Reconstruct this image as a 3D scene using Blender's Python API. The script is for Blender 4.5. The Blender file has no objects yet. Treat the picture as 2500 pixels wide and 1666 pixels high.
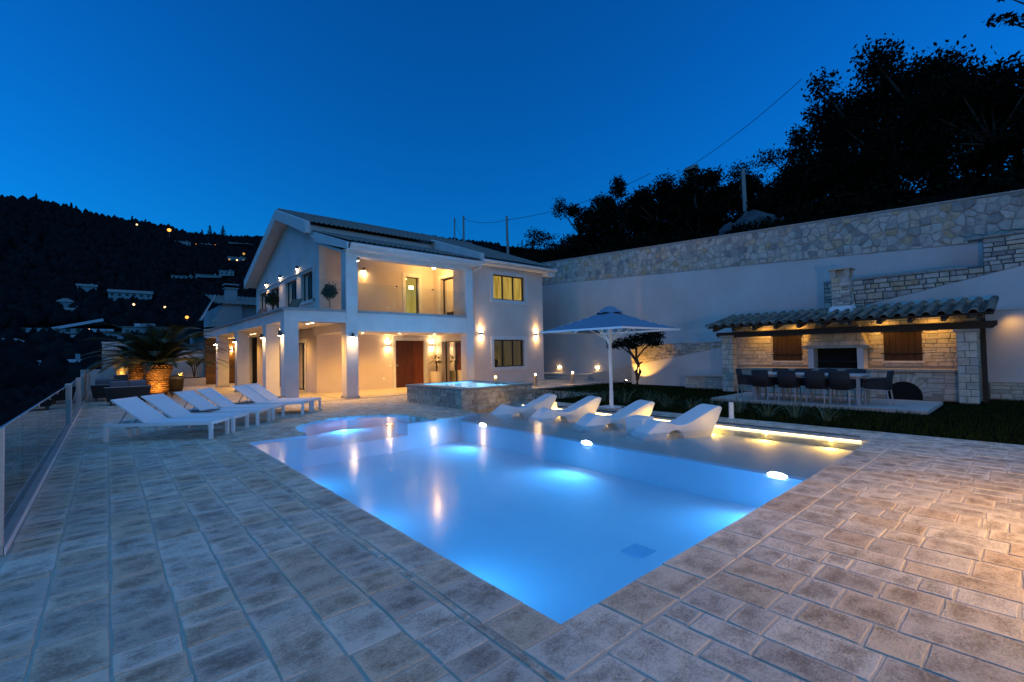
import bpy, math, random
import numpy as np
from mathutils import Vector, Matrix
random.seed(7); np.random.seed(7)
R = math.radians
S = bpy.context.scene
COL = S.collection

# ---------------------------------------------------------------- camera, sky, exposure
cam_d = bpy.data.cameras.new('camera'); cam = bpy.data.objects.new('camera', cam_d); COL.objects.link(cam)
cam_d.sensor_width = 36.0; cam_d.lens = 16.213; cam_d.clip_start = 0.05; cam_d.clip_end = 3000
YAW, PITCH, ROLL = 0.7210197, 0.02577115, -0.01862719
_f = Vector((math.sin(YAW), math.cos(YAW), 0)); _r = Vector((math.cos(YAW), -math.sin(YAW), 0)); _u = Vector((0, 0, 1))
_f2 = _f*math.cos(PITCH) + _u*math.sin(PITCH); _u2 = _u*math.cos(PITCH) - _f*math.sin(PITCH)
_r3 = _r*math.cos(ROLL) + _u2*math.sin(ROLL); _u3 = _u2*math.cos(ROLL) - _r*math.sin(ROLL)
cam.matrix_world = Matrix(((_r3.x, _u3.x, -_f2.x, 0), (_r3.y, _u3.y, -_f2.y, 0), (_r3.z, _u3.z, -_f2.z, 1.5), (0, 0, 0, 1)))
S.camera = cam

W = bpy.data.worlds.new('World'); S.world = W; W.use_nodes = True
wn = W.node_tree; bg = wn.nodes['Background']
sky = wn.nodes.new('ShaderNodeTexSky'); sky.sky_type = 'NISHITA'; sky.sun_disc = False
sky.sun_elevation = R(2.0); sky.sun_rotation = R(-58); sky.air_density = 1.0; sky.dust_density = 0.0; sky.ozone_density = 6.0
tint = wn.nodes.new('ShaderNodeMix'); tint.data_type = 'RGBA'; tint.blend_type = 'MULTIPLY'; tint.inputs['Factor'].default_value = 1
tint.inputs['B'].default_value = (0.12, 0.90, 0.96, 1)          # white balance of the photograph
wn.links.new(sky.outputs[0], tint.inputs['A']); wn.links.new(tint.outputs['Result'], bg.inputs[0]); bg.inputs[1].default_value = 0.098
S.view_settings.view_transform = 'Standard'; S.view_settings.look = 'None'
S.view_settings.gamma = 1.0; S.view_settings.use_curve_mapping = False
S.view_settings.exposure = 2.6

# last afterglow of the dusk: one very weak, very wide sun lamp
sun_d = bpy.data.lights.new('sun', 'SUN'); sun_d.energy = 0.165; sun_d.angle = R(120); sun_d.color = (0.20, 0.56, 1.0)
sun = bpy.data.objects.new('sun', sun_d); COL.objects.link(sun)
sun.rotation_euler = Vector((0.25, 0.30, -0.95)).to_track_quat('-Z', 'Y').to_euler()

S.render.engine = 'CYCLES'
S.cycles.max_bounces = 7; S.cycles.diffuse_bounces = 4; S.cycles.glossy_bounces = 3; S.cycles.transparent_max_bounces = 14
S.cycles.sample_clamp_indirect = 4.0; S.cycles.use_denoising = True
S.cycles.caustics_reflective = False; S.cycles.caustics_refractive = False
S.cycles.use_light_tree = True

WARM = (1.0, 0.52, 0.08); AMBER = (1.0, 0.50, 0.10); COOL = (0.06, 0.43, 1.0)

# ---------------------------------------------------------------- materials
def mat(name, col, rough=0.7, col2=None, scale=4.0, detail=5.0, stretch=None, bump=0.0, bscale=None, spec=0.4, metal=0.0, attr=None, blend=(0.35, 0.7)):
    """principled surface; col2 is mixed in by a noise, attr = (dark, light) multiplies by the per-piece number 'rnd'"""
    m = bpy.data.materials.new(name); m.use_nodes = True; n = m.node_tree; b = n.nodes['Principled BSDF']
    b.inputs['Roughness'].default_value = rough; b.inputs['Specular IOR Level'].default_value = spec; b.inputs['Metallic'].default_value = metal
    b.inputs['Base Color'].default_value = (*col, 1)
    tc = n.nodes.new('ShaderNodeTexCoord'); mp = n.nodes.new('ShaderNodeMapping'); n.links.new(tc.outputs['Object'], mp.inputs[0])
    geo = n.nodes.new('ShaderNodeNewGeometry'); n.links.new(geo.outputs['Position'], mp.inputs[0])
    if stretch: mp.inputs['Scale'].default_value = stretch
    out = None
    if col2 is not None:
        no = n.nodes.new('ShaderNodeTexNoise'); no.inputs['Scale'].default_value = scale; no.inputs['Detail'].default_value = detail; no.inputs['Roughness'].default_value = 0.62
        n.links.new(mp.outputs[0], no.inputs['Vector'])
        cr = n.nodes.new('ShaderNodeValToRGB'); cr.color_ramp.elements[0].position = blend[0]; cr.color_ramp.elements[1].position = blend[1]
        cr.color_ramp.elements[0].color = (*col2, 1); cr.color_ramp.elements[1].color = (*col, 1)
        n.links.new(no.outputs['Fac'], cr.inputs[0]); out = cr.outputs[0]
    if attr:
        at = n.nodes.new('ShaderNodeAttribute'); at.attribute_name = 'rnd'
        mr = n.nodes.new('ShaderNodeValToRGB'); e = mr.color_ramp.elements
        e[0].position = 0; e[1].position = 1; e[0].color = (*attr[0], 1); e[1].color = (*attr[-1], 1)
        for i, c in enumerate(attr[1:-1]):
            el = e.new((i+1)/(len(attr)-1)); el.color = (*c, 1)
        n.links.new(at.outputs['Fac'], mr.inputs[0])
        mx = n.nodes.new('ShaderNodeMix'); mx.data_type = 'RGBA'; mx.blend_type = 'MULTIPLY'; mx.inputs['Factor'].default_value = 1
        if out: n.links.new(out, mx.inputs['A'])
        else: mx.inputs['A'].default_value = (*col, 1)
        n.links.new(mr.outputs[0], mx.inputs['B']); out = mx.outputs['Result']
    if out: n.links.new(out, b.inputs['Base Color'])
    if bump:
        bn = n.nodes.new('ShaderNodeTexNoise'); bn.inputs['Scale'].default_value = bscale or scale*3; bn.inputs['Detail'].default_value = 6
        n.links.new(mp.outputs[0], bn.inputs['Vector'])
        bp = n.nodes.new('ShaderNodeBump'); bp.inputs['Strength'].default_value = bump; bp.inputs['Distance'].default_value = 0.02
        n.links.new(bn.outputs['Fac'], bp.inputs['Height']); n.links.new(bp.outputs[0], b.inputs['Normal'])
    return m
def stone_mat(name, light, dark, rough, spec=0.4, attr=None, fine=64.0, patch=6.0, stretch=(0.85, 1.15, 1.0), core=False):
    """riven stone: patches of dark fine grain on a pale face, relief from the same grain, tint per piece from 'rnd'"""
    m = mat(name, light, rough, spec=spec, attr=attr); n = m.node_tree; b = n.nodes['Principled BSDF']
    geo = n.nodes.new('ShaderNodeNewGeometry'); at = n.nodes.new('ShaderNodeAttribute'); at.attribute_name = 'rnd'
    off = n.nodes.new('ShaderNodeVectorMath'); off.operation = 'MULTIPLY_ADD'; off.inputs[1].default_value = (1, 1, 1)
    cmb = n.nodes.new('ShaderNodeCombineXYZ'); mul = n.nodes.new('ShaderNodeMath'); mul.operation = 'MULTIPLY'; mul.inputs[1].default_value = 37.0
    n.links.new(at.outputs['Fac'], mul.inputs[0]); n.links.new(mul.outputs[0], cmb.inputs[2]); n.links.new(geo.outputs['Position'], off.inputs[0]); n.links.new(cmb.outputs[0], off.inputs[2])
    mp = n.nodes.new('ShaderNodeMapping'); mp.inputs['Scale'].default_value = stretch; n.links.new(off.outputs[0], mp.inputs[0])
    f = n.nodes.new('ShaderNodeTexNoise'); f.inputs['Scale'].default_value = fine; f.inputs['Detail'].default_value = 5; f.inputs['Roughness'].default_value = .7; f.inputs['Distortion'].default_value = .6
    p = n.nodes.new('ShaderNodeTexNoise'); p.inputs['Scale'].default_value = patch; p.inputs['Detail'].default_value = 4; p.inputs['Roughness'].default_value = .6
    n.links.new(mp.outputs[0], f.inputs['Vector']); n.links.new(mp.outputs[0], p.inputs['Vector'])
    a = n.nodes.new('ShaderNodeMath'); a.operation = 'MULTIPLY_ADD'; a.inputs[1].default_value = 1.25; n.links.new(p.outputs['Fac'], a.inputs[0]); n.links.new(f.outputs['Fac'], a.inputs[2])
    cr = n.nodes.new('ShaderNodeValToRGB'); e = cr.color_ramp.elements; e[0].position = .545; e[0].color = (*light, 1); e[1].position = .765; e[1].color = (*dark, 1)
    if core:       # pale grout haze along the rim of each paver, dark grain towards its middle
        ac = n.nodes.new('ShaderNodeAttribute'); ac.attribute_name = 'core'; ra = n.nodes.new('ShaderNodeMapRange'); ra.inputs['From Max'].default_value = .34; ra.inputs['To Min'].default_value = -.13; ra.inputs['To Max'].default_value = .045
        n.links.new(ac.outputs['Fac'], ra.inputs['Value']); ad = n.nodes.new('ShaderNodeMath'); n.links.new(a.outputs[0], ad.inputs[0]); n.links.new(ra.outputs[0], ad.inputs[1]); a = ad
    sc2 = n.nodes.new('ShaderNodeMath'); sc2.operation = 'MULTIPLY'; sc2.inputs[1].default_value = .55; n.links.new(a.outputs[0], sc2.inputs[0]); n.links.new(sc2.outputs[0], cr.inputs[0])
    mx = [q for q in n.nodes if q.type == 'MIX'][0]; n.links.new(cr.outputs[0], mx.inputs['A'])
    bp = n.nodes.new('ShaderNodeBump'); bp.inputs['Strength'].default_value = .8; bp.inputs['Distance'].default_value = .012; bp.invert = True
    n.links.new(a.outputs[0], bp.inputs['Height']); n.links.new(bp.outputs[0], b.inputs['Normal']); return m
def emit(name, col, strength, col2=None, scale=6):
    m = bpy.data.materials.new(name); m.use_nodes = True; n = m.node_tree; n.nodes.remove(n.nodes['Principled BSDF'])
    e = n.nodes.new('ShaderNodeEmission'); e.inputs[0].default_value = (*col, 1); e.inputs[1].default_value = strength
    if col2:
        g = n.nodes.new('ShaderNodeNewGeometry'); no = n.nodes.new('ShaderNodeTexNoise'); no.inputs['Scale'].default_value = scale; no.inputs['Detail'].default_value = 2
        mp = n.nodes.new('ShaderNodeMapping'); mp.inputs['Scale'].default_value = (4, 4, .25); n.links.new(g.outputs['Position'], mp.inputs[0]); n.links.new(mp.outputs[0], no.inputs['Vector'])
        cr = n.nodes.new('ShaderNodeValToRGB'); cr.color_ramp.elements[0].position = .35; cr.color_ramp.elements[1].position = .65
        cr.color_ramp.elements[0].color = (*col2, 1); cr.color_ramp.elements[1].color = (*col, 1)
        n.links.new(no.outputs['Fac'], cr.inputs[0]); n.links.new(cr.outputs[0], e.inputs[0])
    n.links.new(e.outputs[0], n.nodes['Material Output'].inputs[0]); return m
def glassy(name, tint, ior=1.45, rough=0.0, bump=0.0, bscale=8.0, boost=1.0):
    """clear sheet: what is behind shows through, fresnel share is mirrored"""
    m = bpy.data.materials.new(name); m.use_nodes = True; n = m.node_tree; n.nodes.remove(n.nodes['Principled BSDF'])
    t = n.nodes.new('ShaderNodeBsdfTransparent'); t.inputs[0].default_value = (*tint, 1)
    g = n.nodes.new('ShaderNodeBsdfGlossy'); g.inputs['Roughness'].default_value = rough; g.inputs[0].default_value = (boost, boost, boost, 1)
    f = n.nodes.new('ShaderNodeFresnel'); f.inputs[0].default_value = ior
    mx = n.nodes.new('ShaderNodeMixShader')
    if bump:
        gm = n.nodes.new('ShaderNodeNewGeometry'); no = n.nodes.new('ShaderNodeTexNoise'); no.inputs['Scale'].default_value = bscale; no.inputs['Detail'].default_value = 3
        n.links.new(gm.outputs['Position'], no.inputs['Vector'])
        bp = n.nodes.new('ShaderNodeBump'); bp.inputs['Strength'].default_value = bump; bp.inputs['Distance'].default_value = 0.02
        n.links.new(no.outputs['Fac'], bp.inputs['Height']); n.links.new(bp.outputs[0], g.inputs['Normal'])
    n.links.new(f.outputs[0], mx.inputs[0]); n.links.new(t.outputs[0], mx.inputs[1]); n.links.new(g.outputs[0], mx.inputs[2])
    n.links.new(mx.outputs[0], n.nodes['Material Output'].inputs[0]); return m

M = {}
M['plaster'] = mat('white_plaster', (0.64, 0.605, 0.59), 0.85, (0.55, 0.52, 0.51), 1.2, bump=0.15, bscale=60)
M['beige'] = mat('beige_plaster', (0.64, 0.54, 0.49), 0.9, (0.56, 0.47, 0.425), 1.0, bump=0.2, bscale=55)
M['trim'] = mat('white_trim', (0.65, 0.62, 0.61), 0.7, (0.58, 0.555, 0.55), 3)
M['garden_wall'] = mat('garden_wall_plaster', (0.57, 0.55, 0.54), 0.92, (0.46, 0.44, 0.43), 0.45, bump=0.2, bscale=40)
M['sill'] = mat('grey_stone_sill', (0.32, 0.32, 0.33), 0.6, (0.26, 0.26, 0.27), 6)
M['floor_in'] = mat('cream_floor_stone', (0.55, 0.48, 0.38), 0.45, (0.46, 0.39, 0.30), 1.5, bump=0.05)
M['grout'] = mat('pale_grout', (0.54, 0.465, 0.38), 0.9, (0.44, 0.375, 0.305), 9, bump=0.3, bscale=70)
M['paving'] = stone_mat('riven_paving_stone', (0.68, 0.60, 0.51), (0.30, 0.245, 0.195), 0.6, spec=0.35, core=True,
                  attr=((0.76, 0.71, 0.67), (0.90, 0.86, 0.82), (1.0, 0.98, 0.95), (1.08, 1.03, 0.96), (0.98, 0.86, 0.72), (0.88, 0.76, 0.65)))
M['cladstone'] = stone_mat('spa_cladding_stone', (0.54, 0.49, 0.43), (0.24, 0.20, 0.16), 0.7, spec=0.3, attr=((0.7, 0.66, 0.62), (0.9, 0.87, 0.83), (1.0, 0.98, 0.95), (1.08, 1.02, 0.92)))
M['wallstone'] = mat('pale_wall_stone', (0.50, 0.47, 0.43), 0.85, (0.32, 0.28, 0.24), 5, 6, None, 0.6, 26,
                     attr=((0.50, 0.52, 0.56), (0.85, 0.82, 0.80), (1.0, 1.0, 1.0), (1.1, 1.05, 0.98), (0.95, 0.72, 0.48)), blend=(0.3, 0.55))
M['mortar'] = mat('wall_mortar', (0.40, 0.375, 0.355), 0.95, (0.30, 0.28, 0.265), 8, bump=0.3, bscale=60)
M['ashlar'] = mat('cut_wall_stone', (0.58, 0.54, 0.47), 0.85, (0.46, 0.41, 0.34), 6, 6, None, 0.5, 40, attr=((0.74, 0.74, 0.74), (1, 1, 1), (1.1, 1.06, 1.0), (0.92, 0.84, 0.74)), blend=(0.35, 0.6))
M['darkjoint'] = mat('dark_joint', (0.10, 0.095, 0.09), 0.95)
M['tanjoint'] = mat('tan_joint', (0.33, 0.28, 0.22), 0.95)
M['tile'] = mat('weathered_roof_tile', (0.20, 0.165, 0.13), 0.8, (0.10, 0.085, 0.075), 5, 6, None, 0.3, 50, attr=((0.6, 0.6, 0.62), (1, 1, 1), (1.35, 1.2, 1.05)))
M['darktile'] = mat('dark_roof_tile', (0.21, 0.20, 0.19), 0.65, (0.13, 0.122, 0.115), 6, 5, None, 0.2, 50)
M['darkwood'] = mat('dark_stained_timber', (0.035, 0.022, 0.014), 0.6, (0.018, 0.012, 0.008), 4, 5, (8, 1, 8), 0.3, 20)
M['shutter'] = mat('brown_shutter_wood', (0.042, 0.017, 0.008), 0.7, (0.022, 0.009, 0.004), 5, 6, (6, 6, 0.6), 0.3, 30)
M['door'] = mat('mahogany_door', (0.095, 0.020, 0.010), 0.45, (0.05, 0.011, 0.007), 3, 6, (4, 4, 0.5), 0.15, 40)
M['door2'] = mat('lighter_mahogany_panel', (0.16, 0.040, 0.016), 0.45, (0.10, 0.022, 0.010), 3, 6, (4, 4, 0.5), 0.15, 40)
M['cladding'] = mat('timber_cladding', (0.17, 0.085, 0.035), 0.55, (0.09, 0.043, 0.018), 3, 6, (0.6, 0.6, 6), 0.2, 30, attr=((0.65, 0.65, 0.65), (1, 1, 1), (1.25, 1.2, 1.1)))
M['frame'] = mat('dark_window_frame', (0.035, 0.028, 0.025), 0.4)
M['metal'] = mat('brushed_aluminium', (0.45, 0.45, 0.46), 0.35, metal=0.9)
M['lampbody'] = mat('dark_lamp_body', (0.06, 0.05, 0.045), 0.4)
M['white_metal'] = mat('white_powder_coat', (0.80, 0.80, 0.81), 0.4)
M['sling'] = mat('white_sling_fabric', (0.78, 0.78, 0.80), 0.8, (0.72, 0.72, 0.74), 60, bump=0.1, bscale=300)
M['moulded'] = mat('white_moulded_plastic', (0.72, 0.72, 0.72), 0.45, spec=0.5)
M['tabletop'] = mat('dark_grey_table_top', (0.10, 0.085, 0.075), 0.4)
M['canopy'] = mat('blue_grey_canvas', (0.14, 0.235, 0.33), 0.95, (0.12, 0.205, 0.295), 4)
M['weave'] = mat('dark_woven_rope', (0.020, 0.020, 0.025), 0.7, bump=0.3, bscale=90)
M['chairmetal'] = mat('grey_chair_metal', (0.30, 0.31, 0.33), 0.45)
M['diningtop'] = mat('pale_dining_top', (0.52, 0.50, 0.49), 0.4)
M['cushion'] = mat('grey_outdoor_cushion', (0.15, 0.15, 0.17), 0.95, (0.12, 0.12, 0.14), 30)
M['rattan'] = mat('dark_rattan', (0.022, 0.019, 0.018), 0.75, bump=0.6, bscale=80)
M['rattan_brown'] = mat('brown_rattan', (0.03, 0.018, 0.011), 0.75, (0.018, 0.011, 0.007), 30, bump=0.6, bscale=80)
M['pool'] = mat('pale_pool_finish', (0.60, 0.75, 0.86), 0.8, (0.52, 0.70, 0.83), 0.8)
M['shelf'] = mat('pool_shelf_finish', (0.52, 0.54, 0.50), 0.8, (0.46, 0.48, 0.45), 0.8)
M['water'] = glassy('pool_water', (0.90, 0.97, 1.0), 1.17, 0.15, 0.11, 4.0)
M['spawater'] = glassy('spa_water', (0.9, 0.97, 1.0), 1.20, 0.05, 0.10, 9.0)
M['glass'] = glassy('balustrade_glass', (0.80, 0.92, 0.92), 1.9)
M['clearglass'] = glassy('balcony_glass', (0.93, 0.97, 0.97), 1.22)
M['pane'] = glassy('window_pane', (0.92, 0.93, 0.90), 1.5)
M['lawn'] = mat('lawn_soil', (0.009, 0.011, 0.005), 1.0, (0.006, 0.007, 0.004), 3, spec=0.0)
M['grass'] = mat('grass_blades', (0.016, 0.028, 0.007), 0.9, spec=0.03, attr=((0.5, 0.5, 0.5), (1, 1, 1), (1.4, 1.35, 1.0)))
M['lavender'] = mat('lavender_stalks', (0.10, 0.15, 0.095), 0.8, attr=((0.5, 0.5, 0.5), (1, 1, 1), (1.3, 1.25, 1.2)))
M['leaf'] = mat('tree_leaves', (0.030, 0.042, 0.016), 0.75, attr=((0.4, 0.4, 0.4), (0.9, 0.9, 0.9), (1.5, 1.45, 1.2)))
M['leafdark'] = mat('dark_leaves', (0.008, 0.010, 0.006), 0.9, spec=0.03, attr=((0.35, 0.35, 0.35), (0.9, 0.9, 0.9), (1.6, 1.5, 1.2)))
M['frond'] = mat('palm_fronds', (0.028, 0.040, 0.014), 0.6, attr=((0.5, 0.5, 0.5), (1, 1, 1), (1.4, 1.3, 1.1)))
M['rachis'] = mat('palm_leaf_ribs', (0.20, 0.19, 0.07), 0.6)
M['bark'] = mat('dark_bark', (0.075, 0.052, 0.035), 0.9, (0.03, 0.022, 0.016), 8, 6, (3, 3, 0.6), 0.8, 20)
M['cycadbark'] = mat('cycad_leaf_bases', (0.34, 0.17, 0.055), 0.85, (0.12, 0.055, 0.02), 9, attr=((0.4, 0.35, 0.3), (1, 1, 1), (1.4, 1.3, 1.1)))
M['drygrass'] = mat('pale_grass_blades', (0.28, 0.20, 0.07), 0.8, attr=((0.6, 0.6, 0.6), (1, 1, 1), (1.3, 1.3, 1.2)))
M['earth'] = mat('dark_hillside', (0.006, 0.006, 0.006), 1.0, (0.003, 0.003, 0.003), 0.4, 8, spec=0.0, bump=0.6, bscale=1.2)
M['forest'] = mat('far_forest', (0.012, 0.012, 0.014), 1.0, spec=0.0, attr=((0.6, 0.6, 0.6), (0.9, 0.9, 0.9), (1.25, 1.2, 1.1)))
M['farwall'] = mat('far_house_wall', (0.32, 0.32, 0.33), 0.9, (0.24, 0.24, 0.25), 0.3)
M['farroof'] = mat('far_house_roof', (0.22, 0.20, 0.19), 0.9, (0.15, 0.14, 0.13), 1.0)
M['farglass'] = mat('far_dark_window', (0.02, 0.022, 0.03), 0.2)
M['rock'] = mat('grey_rock', (0.09, 0.09, 0.10), 0.95, (0.04, 0.04, 0.045), 2, bump=0.8, bscale=5)
M['pole'] = mat('grey_wooden_pole', (0.30, 0.29, 0.28), 0.9)
M['cable'] = mat('black_cable', (0.01, 0.01, 0.012), 0.6)
M['pot'] = mat('cream_planter', (0.62, 0.54, 0.42), 0.6)
M['mosaic'] = mat('spa_edge_stone', (0.30, 0.29, 0.28), 0.5, (0.22, 0.21, 0.20), 6)
M['concrete'] = mat('pale_concrete', (0.46, 0.42, 0.38), 0.85, (0.38, 0.34, 0.31), 2, bump=0.2)
M['black'] = mat('matt_black', (0.006, 0.006, 0.006), 0.95)  # soot and iron; also paints the shade inside openings and vents
M['copper'] = mat('bronze_sling_chair', (0.20, 0.095, 0.045), 0.6)
M['mirror'] = mat('mirror_glass', (0.8, 0.8, 0.8), 0.05, metal=1.0)
M['switch'] = mat('white_switch_plate', (0.8, 0.8, 0.78), 0.4)
M['drain'] = mat('dark_drain', (0.05, 0.05, 0.05), 0.6)
M['drain_blue'] = mat('blue_drain_cover', (0.30, 0.54, 0.74), 0.6)
E = {}
E['bulb'] = emit('warm_bulb', (1.0, 0.66, 0.28), 120.0)
E['bulbmid'] = emit('warm_lamp_glass', (1.0, 0.68, 0.32), 18.0)
E['bulbsoft'] = emit('warm_lens', (1.0, 0.70, 0.34), 4.0)
E['poolbulb'] = emit('pool_lamp_lens', (0.85, 0.95, 1.0), 9.0)
E['led'] = emit('led_strip', (1.0, 0.78, 0.40), 1.1)
E['curtain'] = emit('lit_curtain', (0.80, 0.55, 0.12), 0.12, (0.42, 0.25, 0.03), 3)  # darker upright streaks paint the shade of the folds into the glow
E['room'] = emit('lit_room', (0.80, 0.58, 0.14), 0.10, (0.66, 0.44, 0.07), 0.8)
E['dimroom'] = emit('dim_room', (0.55, 0.42, 0.20), 0.025, (0.35, 0.26, 0.13), 1.5)
E['street'] = emit('street_light', (1.0, 0.30, 0.05), 0.5)
E['streetw'] = emit('pale_street_light', (1.0, 0.62, 0.32), 0.45)
E['glow'] = emit('amber_windows', (1.0, 0.5, 0.12), 0.12)

# ---------------------------------------------------------------- mesh tools
class MB:
    def __init__(s): s.v = []; s.f = []; s.rnd = []; s.has = False
    def add(s, vs, fs, rnd=None):
        b = len(s.v); s.v += [tuple(v) for v in vs]; s.f += [tuple(i+b for i in f) for f in fs]
        s.rnd += [0.5 if rnd is None else rnd]*len(vs); s.has |= rnd is not None; return s
    def box(s, x0, x1, y0, y1, z0, z1, rnd=None):
        return s.add([(x0,y0,z0),(x1,y0,z0),(x1,y1,z0),(x0,y1,z0),(x0,y0,z1),(x1,y0,z1),(x1,y1,z1),(x0,y1,z1)],
                     [(0,3,2,1),(4,5,6,7),(0,1,5,4),(1,2,6,5),(2,3,7,6),(3,0,4,7)], rnd)
    def obox(s, c, ax, ay, az, rnd=None):
        c = Vector(c); ax = Vector(ax); ay = Vector(ay); az = Vector(az); q = []
        for k in (-1, 1):
            for i, j in ((-1,-1),(1,-1),(1,1),(-1,1)): q.append(c+ax*i+ay*j+az*k)
        return s.add(q, [(0,3,2,1),(4,5,6,7),(0,1,5,4),(1,2,6,5),(2,3,7,6),(3,0,4,7)], rnd)
    def bar(s, p, q, w, h=None, up=(0,0,1)):
        p = Vector(p); q = Vector(q); d = q-p; h = h or w; u = Vector(up)
        a = d.cross(u)
        if a.length < 1e-6: a = Vector((1,0,0))
        a.normalize(); b = a.cross(d).normalized()
        return s.obox((p+q)/2, d/2, a*w/2, b*h/2)
    def tube(s, pts, rad, n=8, cap=True, rnd=None):
        pts = [Vector(p) for p in pts]; rad = rad if isinstance(rad, (list, tuple)) else [rad]*len(pts); vs = []; fs = []
        for i, p in enumerate(pts):
            d = (pts[min(i+1, len(pts)-1)]-pts[max(i-1, 0)]).normalized()
            a = d.cross(Vector((0,0,1)))
            if a.length < 1e-3: a = d.cross(Vector((0,1,0)))
            a.normalize(); b = d.cross(a)
            for k in range(n):
                t = 2*math.pi*k/n; vs.append(p + a*math.cos(t)*rad[i] + b*math.sin(t)*rad[i])
        for i in range(len(pts)-1):
            for k in range(n): fs.append((i*n+k, i*n+(k+1)%n, (i+1)*n+(k+1)%n, (i+1)*n+k))
        if cap: fs += [tuple(range(n-1, -1, -1)), tuple((len(pts)-1)*n+k for k in range(n))]
        return s.add(vs, fs, rnd)
    def lathe(s, prof, c, n=20, rnd=None):
        vs = []; fs = []
        for r, z in prof:
            for k in range(n):
                t = 2*math.pi*k/n; vs.append((c[0]+r*math.cos(t), c[1]+r*math.sin(t), c[2]+z))
        for i in range(len(prof)-1):
            for k in range(n): fs.append((i*n+k, i*n+(k+1)%n, (i+1)*n+(k+1)%n, (i+1)*n+k))
        fs += [tuple(range(n-1, -1, -1)), tuple((len(prof)-1)*n+k for k in range(n))]
        return s.add(vs, fs, rnd)
    def prism(s, poly, d, rnd=None):
        """poly: list of 3-D points; extruded by vector d"""
        n = len(poly); d = Vector(d); p = [Vector(q) for q in poly]; q = [v+d for v in p]
        return s.add(p+q, [tuple(range(n-1, -1, -1)), tuple(range(n, 2*n))] + [(i, (i+1)%n, n+(i+1)%n, n+i) for i in range(n)], rnd)
    def stone(s, poly, o, U, V, N, depth, bev=0.012, rnd=None, sink=0.03):
        """pillowed stone: outline poly (u, v) in the frame o, U, V, N; stands `depth` proud, with chamfered rim"""
        o = Vector(o); U = Vector(U); V = Vector(V); N = Vector(N); n = len(poly)
        cx = sum(p[0] for p in poly)/n; cy = sum(p[1] for p in poly)/n
        A = [o+U*p[0]+V*p[1]-N*sink for p in poly]; B = [o+U*p[0]+V*p[1]+N*(depth-bev*0.7) for p in poly]; C = []
        for p in poly:
            dx, dy = cx-p[0], cy-p[1]; L = math.hypot(dx, dy) or 1; k = min(bev*1.3/L, 0.4)
            C.append(o+U*(p[0]+dx*k)+V*(p[1]+dy*k)+N*(depth+random.uniform(-.12, .12)*bev))
        fs = [(i, (i+1)%n, n+(i+1)%n, n+i) for i in range(n)] + [(n+i, n+(i+1)%n, 2*n+(i+1)%n, 2*n+i) for i in range(n)] + [tuple(range(2*n, 3*n))]
        return s.add(A+B+C, fs, random.random() if rnd is None else rnd)
    def paver(s, poly, h, bev=0.0035):
        """paving stone lying flat: chamfered rim, slightly dished face; 'core' is 1 in the middle of the face, 0 at its rim"""
        n = len(poly); cx = sum(p[0] for p in poly)/n; cy = sum(p[1] for p in poly)/n; A = [(*p, -.03) for p in poly]; B = [(*p, h-bev*.7) for p in poly]; C = []
        for p in poly:
            dx, dy = cx-p[0], cy-p[1]; k = min(bev*1.3/(math.hypot(dx, dy) or 1), .4); C.append((p[0]+dx*k, p[1]+dy*k, h+random.uniform(-.1, .1)*bev))
        c0 = len(s.v)+3*n
        s.add(A+B+C+[(cx+random.uniform(-.03,.03), cy+random.uniform(-.03,.03), h+random.uniform(-.001,.0015))], [(i, (i+1)%n, n+(i+1)%n, n+i) for i in range(n)] + [(n+i, n+(i+1)%n, 2*n+(i+1)%n, 2*n+i) for i in range(n)] + [(2*n+i, 2*n+(i+1)%n, 3*n) for i in range(n)], random.random())
        s.core = getattr(s, 'core', []) + [c0]; return s
    def mesh(s, name, smooth=False):
        me = bpy.data.meshes.new(name); me.from_pydata(s.v, [], s.f)
        if s.has:
            a = me.attributes.new('rnd', 'FLOAT', 'POINT'); a.data.foreach_set('value', s.rnd)
        if getattr(s, 'core', None):
            a = me.attributes.new('core', 'FLOAT', 'POINT'); z = [0.0]*len(s.v)
            for i in s.core: z[i] = 1.0
            a.data.foreach_set('value', z)
        if smooth: me.shade_smooth()
        me.update(); return me
    def build(s, name, m, parent=None, smooth=False, kind=None, label=None, cat=None, group=None):
        return link(name, s.mesh(name, smooth), m, parent, kind, label, cat, group)
def link(name, me, m, parent=None, kind=None, label=None, cat=None, group=None):
    if m and not me.materials: me.materials.append(m)
    o = bpy.data.objects.new(name, me); COL.objects.link(o)
    if parent:
        o.parent = parent
        if parent.type == 'EMPTY': o.matrix_parent_inverse = Matrix.Translation(-Vector(parent.location))
    if kind: o['kind'] = kind
    if label: o['label'] = label
    if cat: o['category'] = cat
    if group: o['group'] = group
    return o
def thing(name, label, cat, loc=(0,0,0), rz=0.0, group=None):
    o = bpy.data.objects.new(name, None); COL.objects.link(o); o.location = loc; o.rotation_euler = (0,0,rz); o.empty_display_size = .2
    o['label'] = label; o['category'] = cat
    if group: o['group'] = group
    return o
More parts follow.
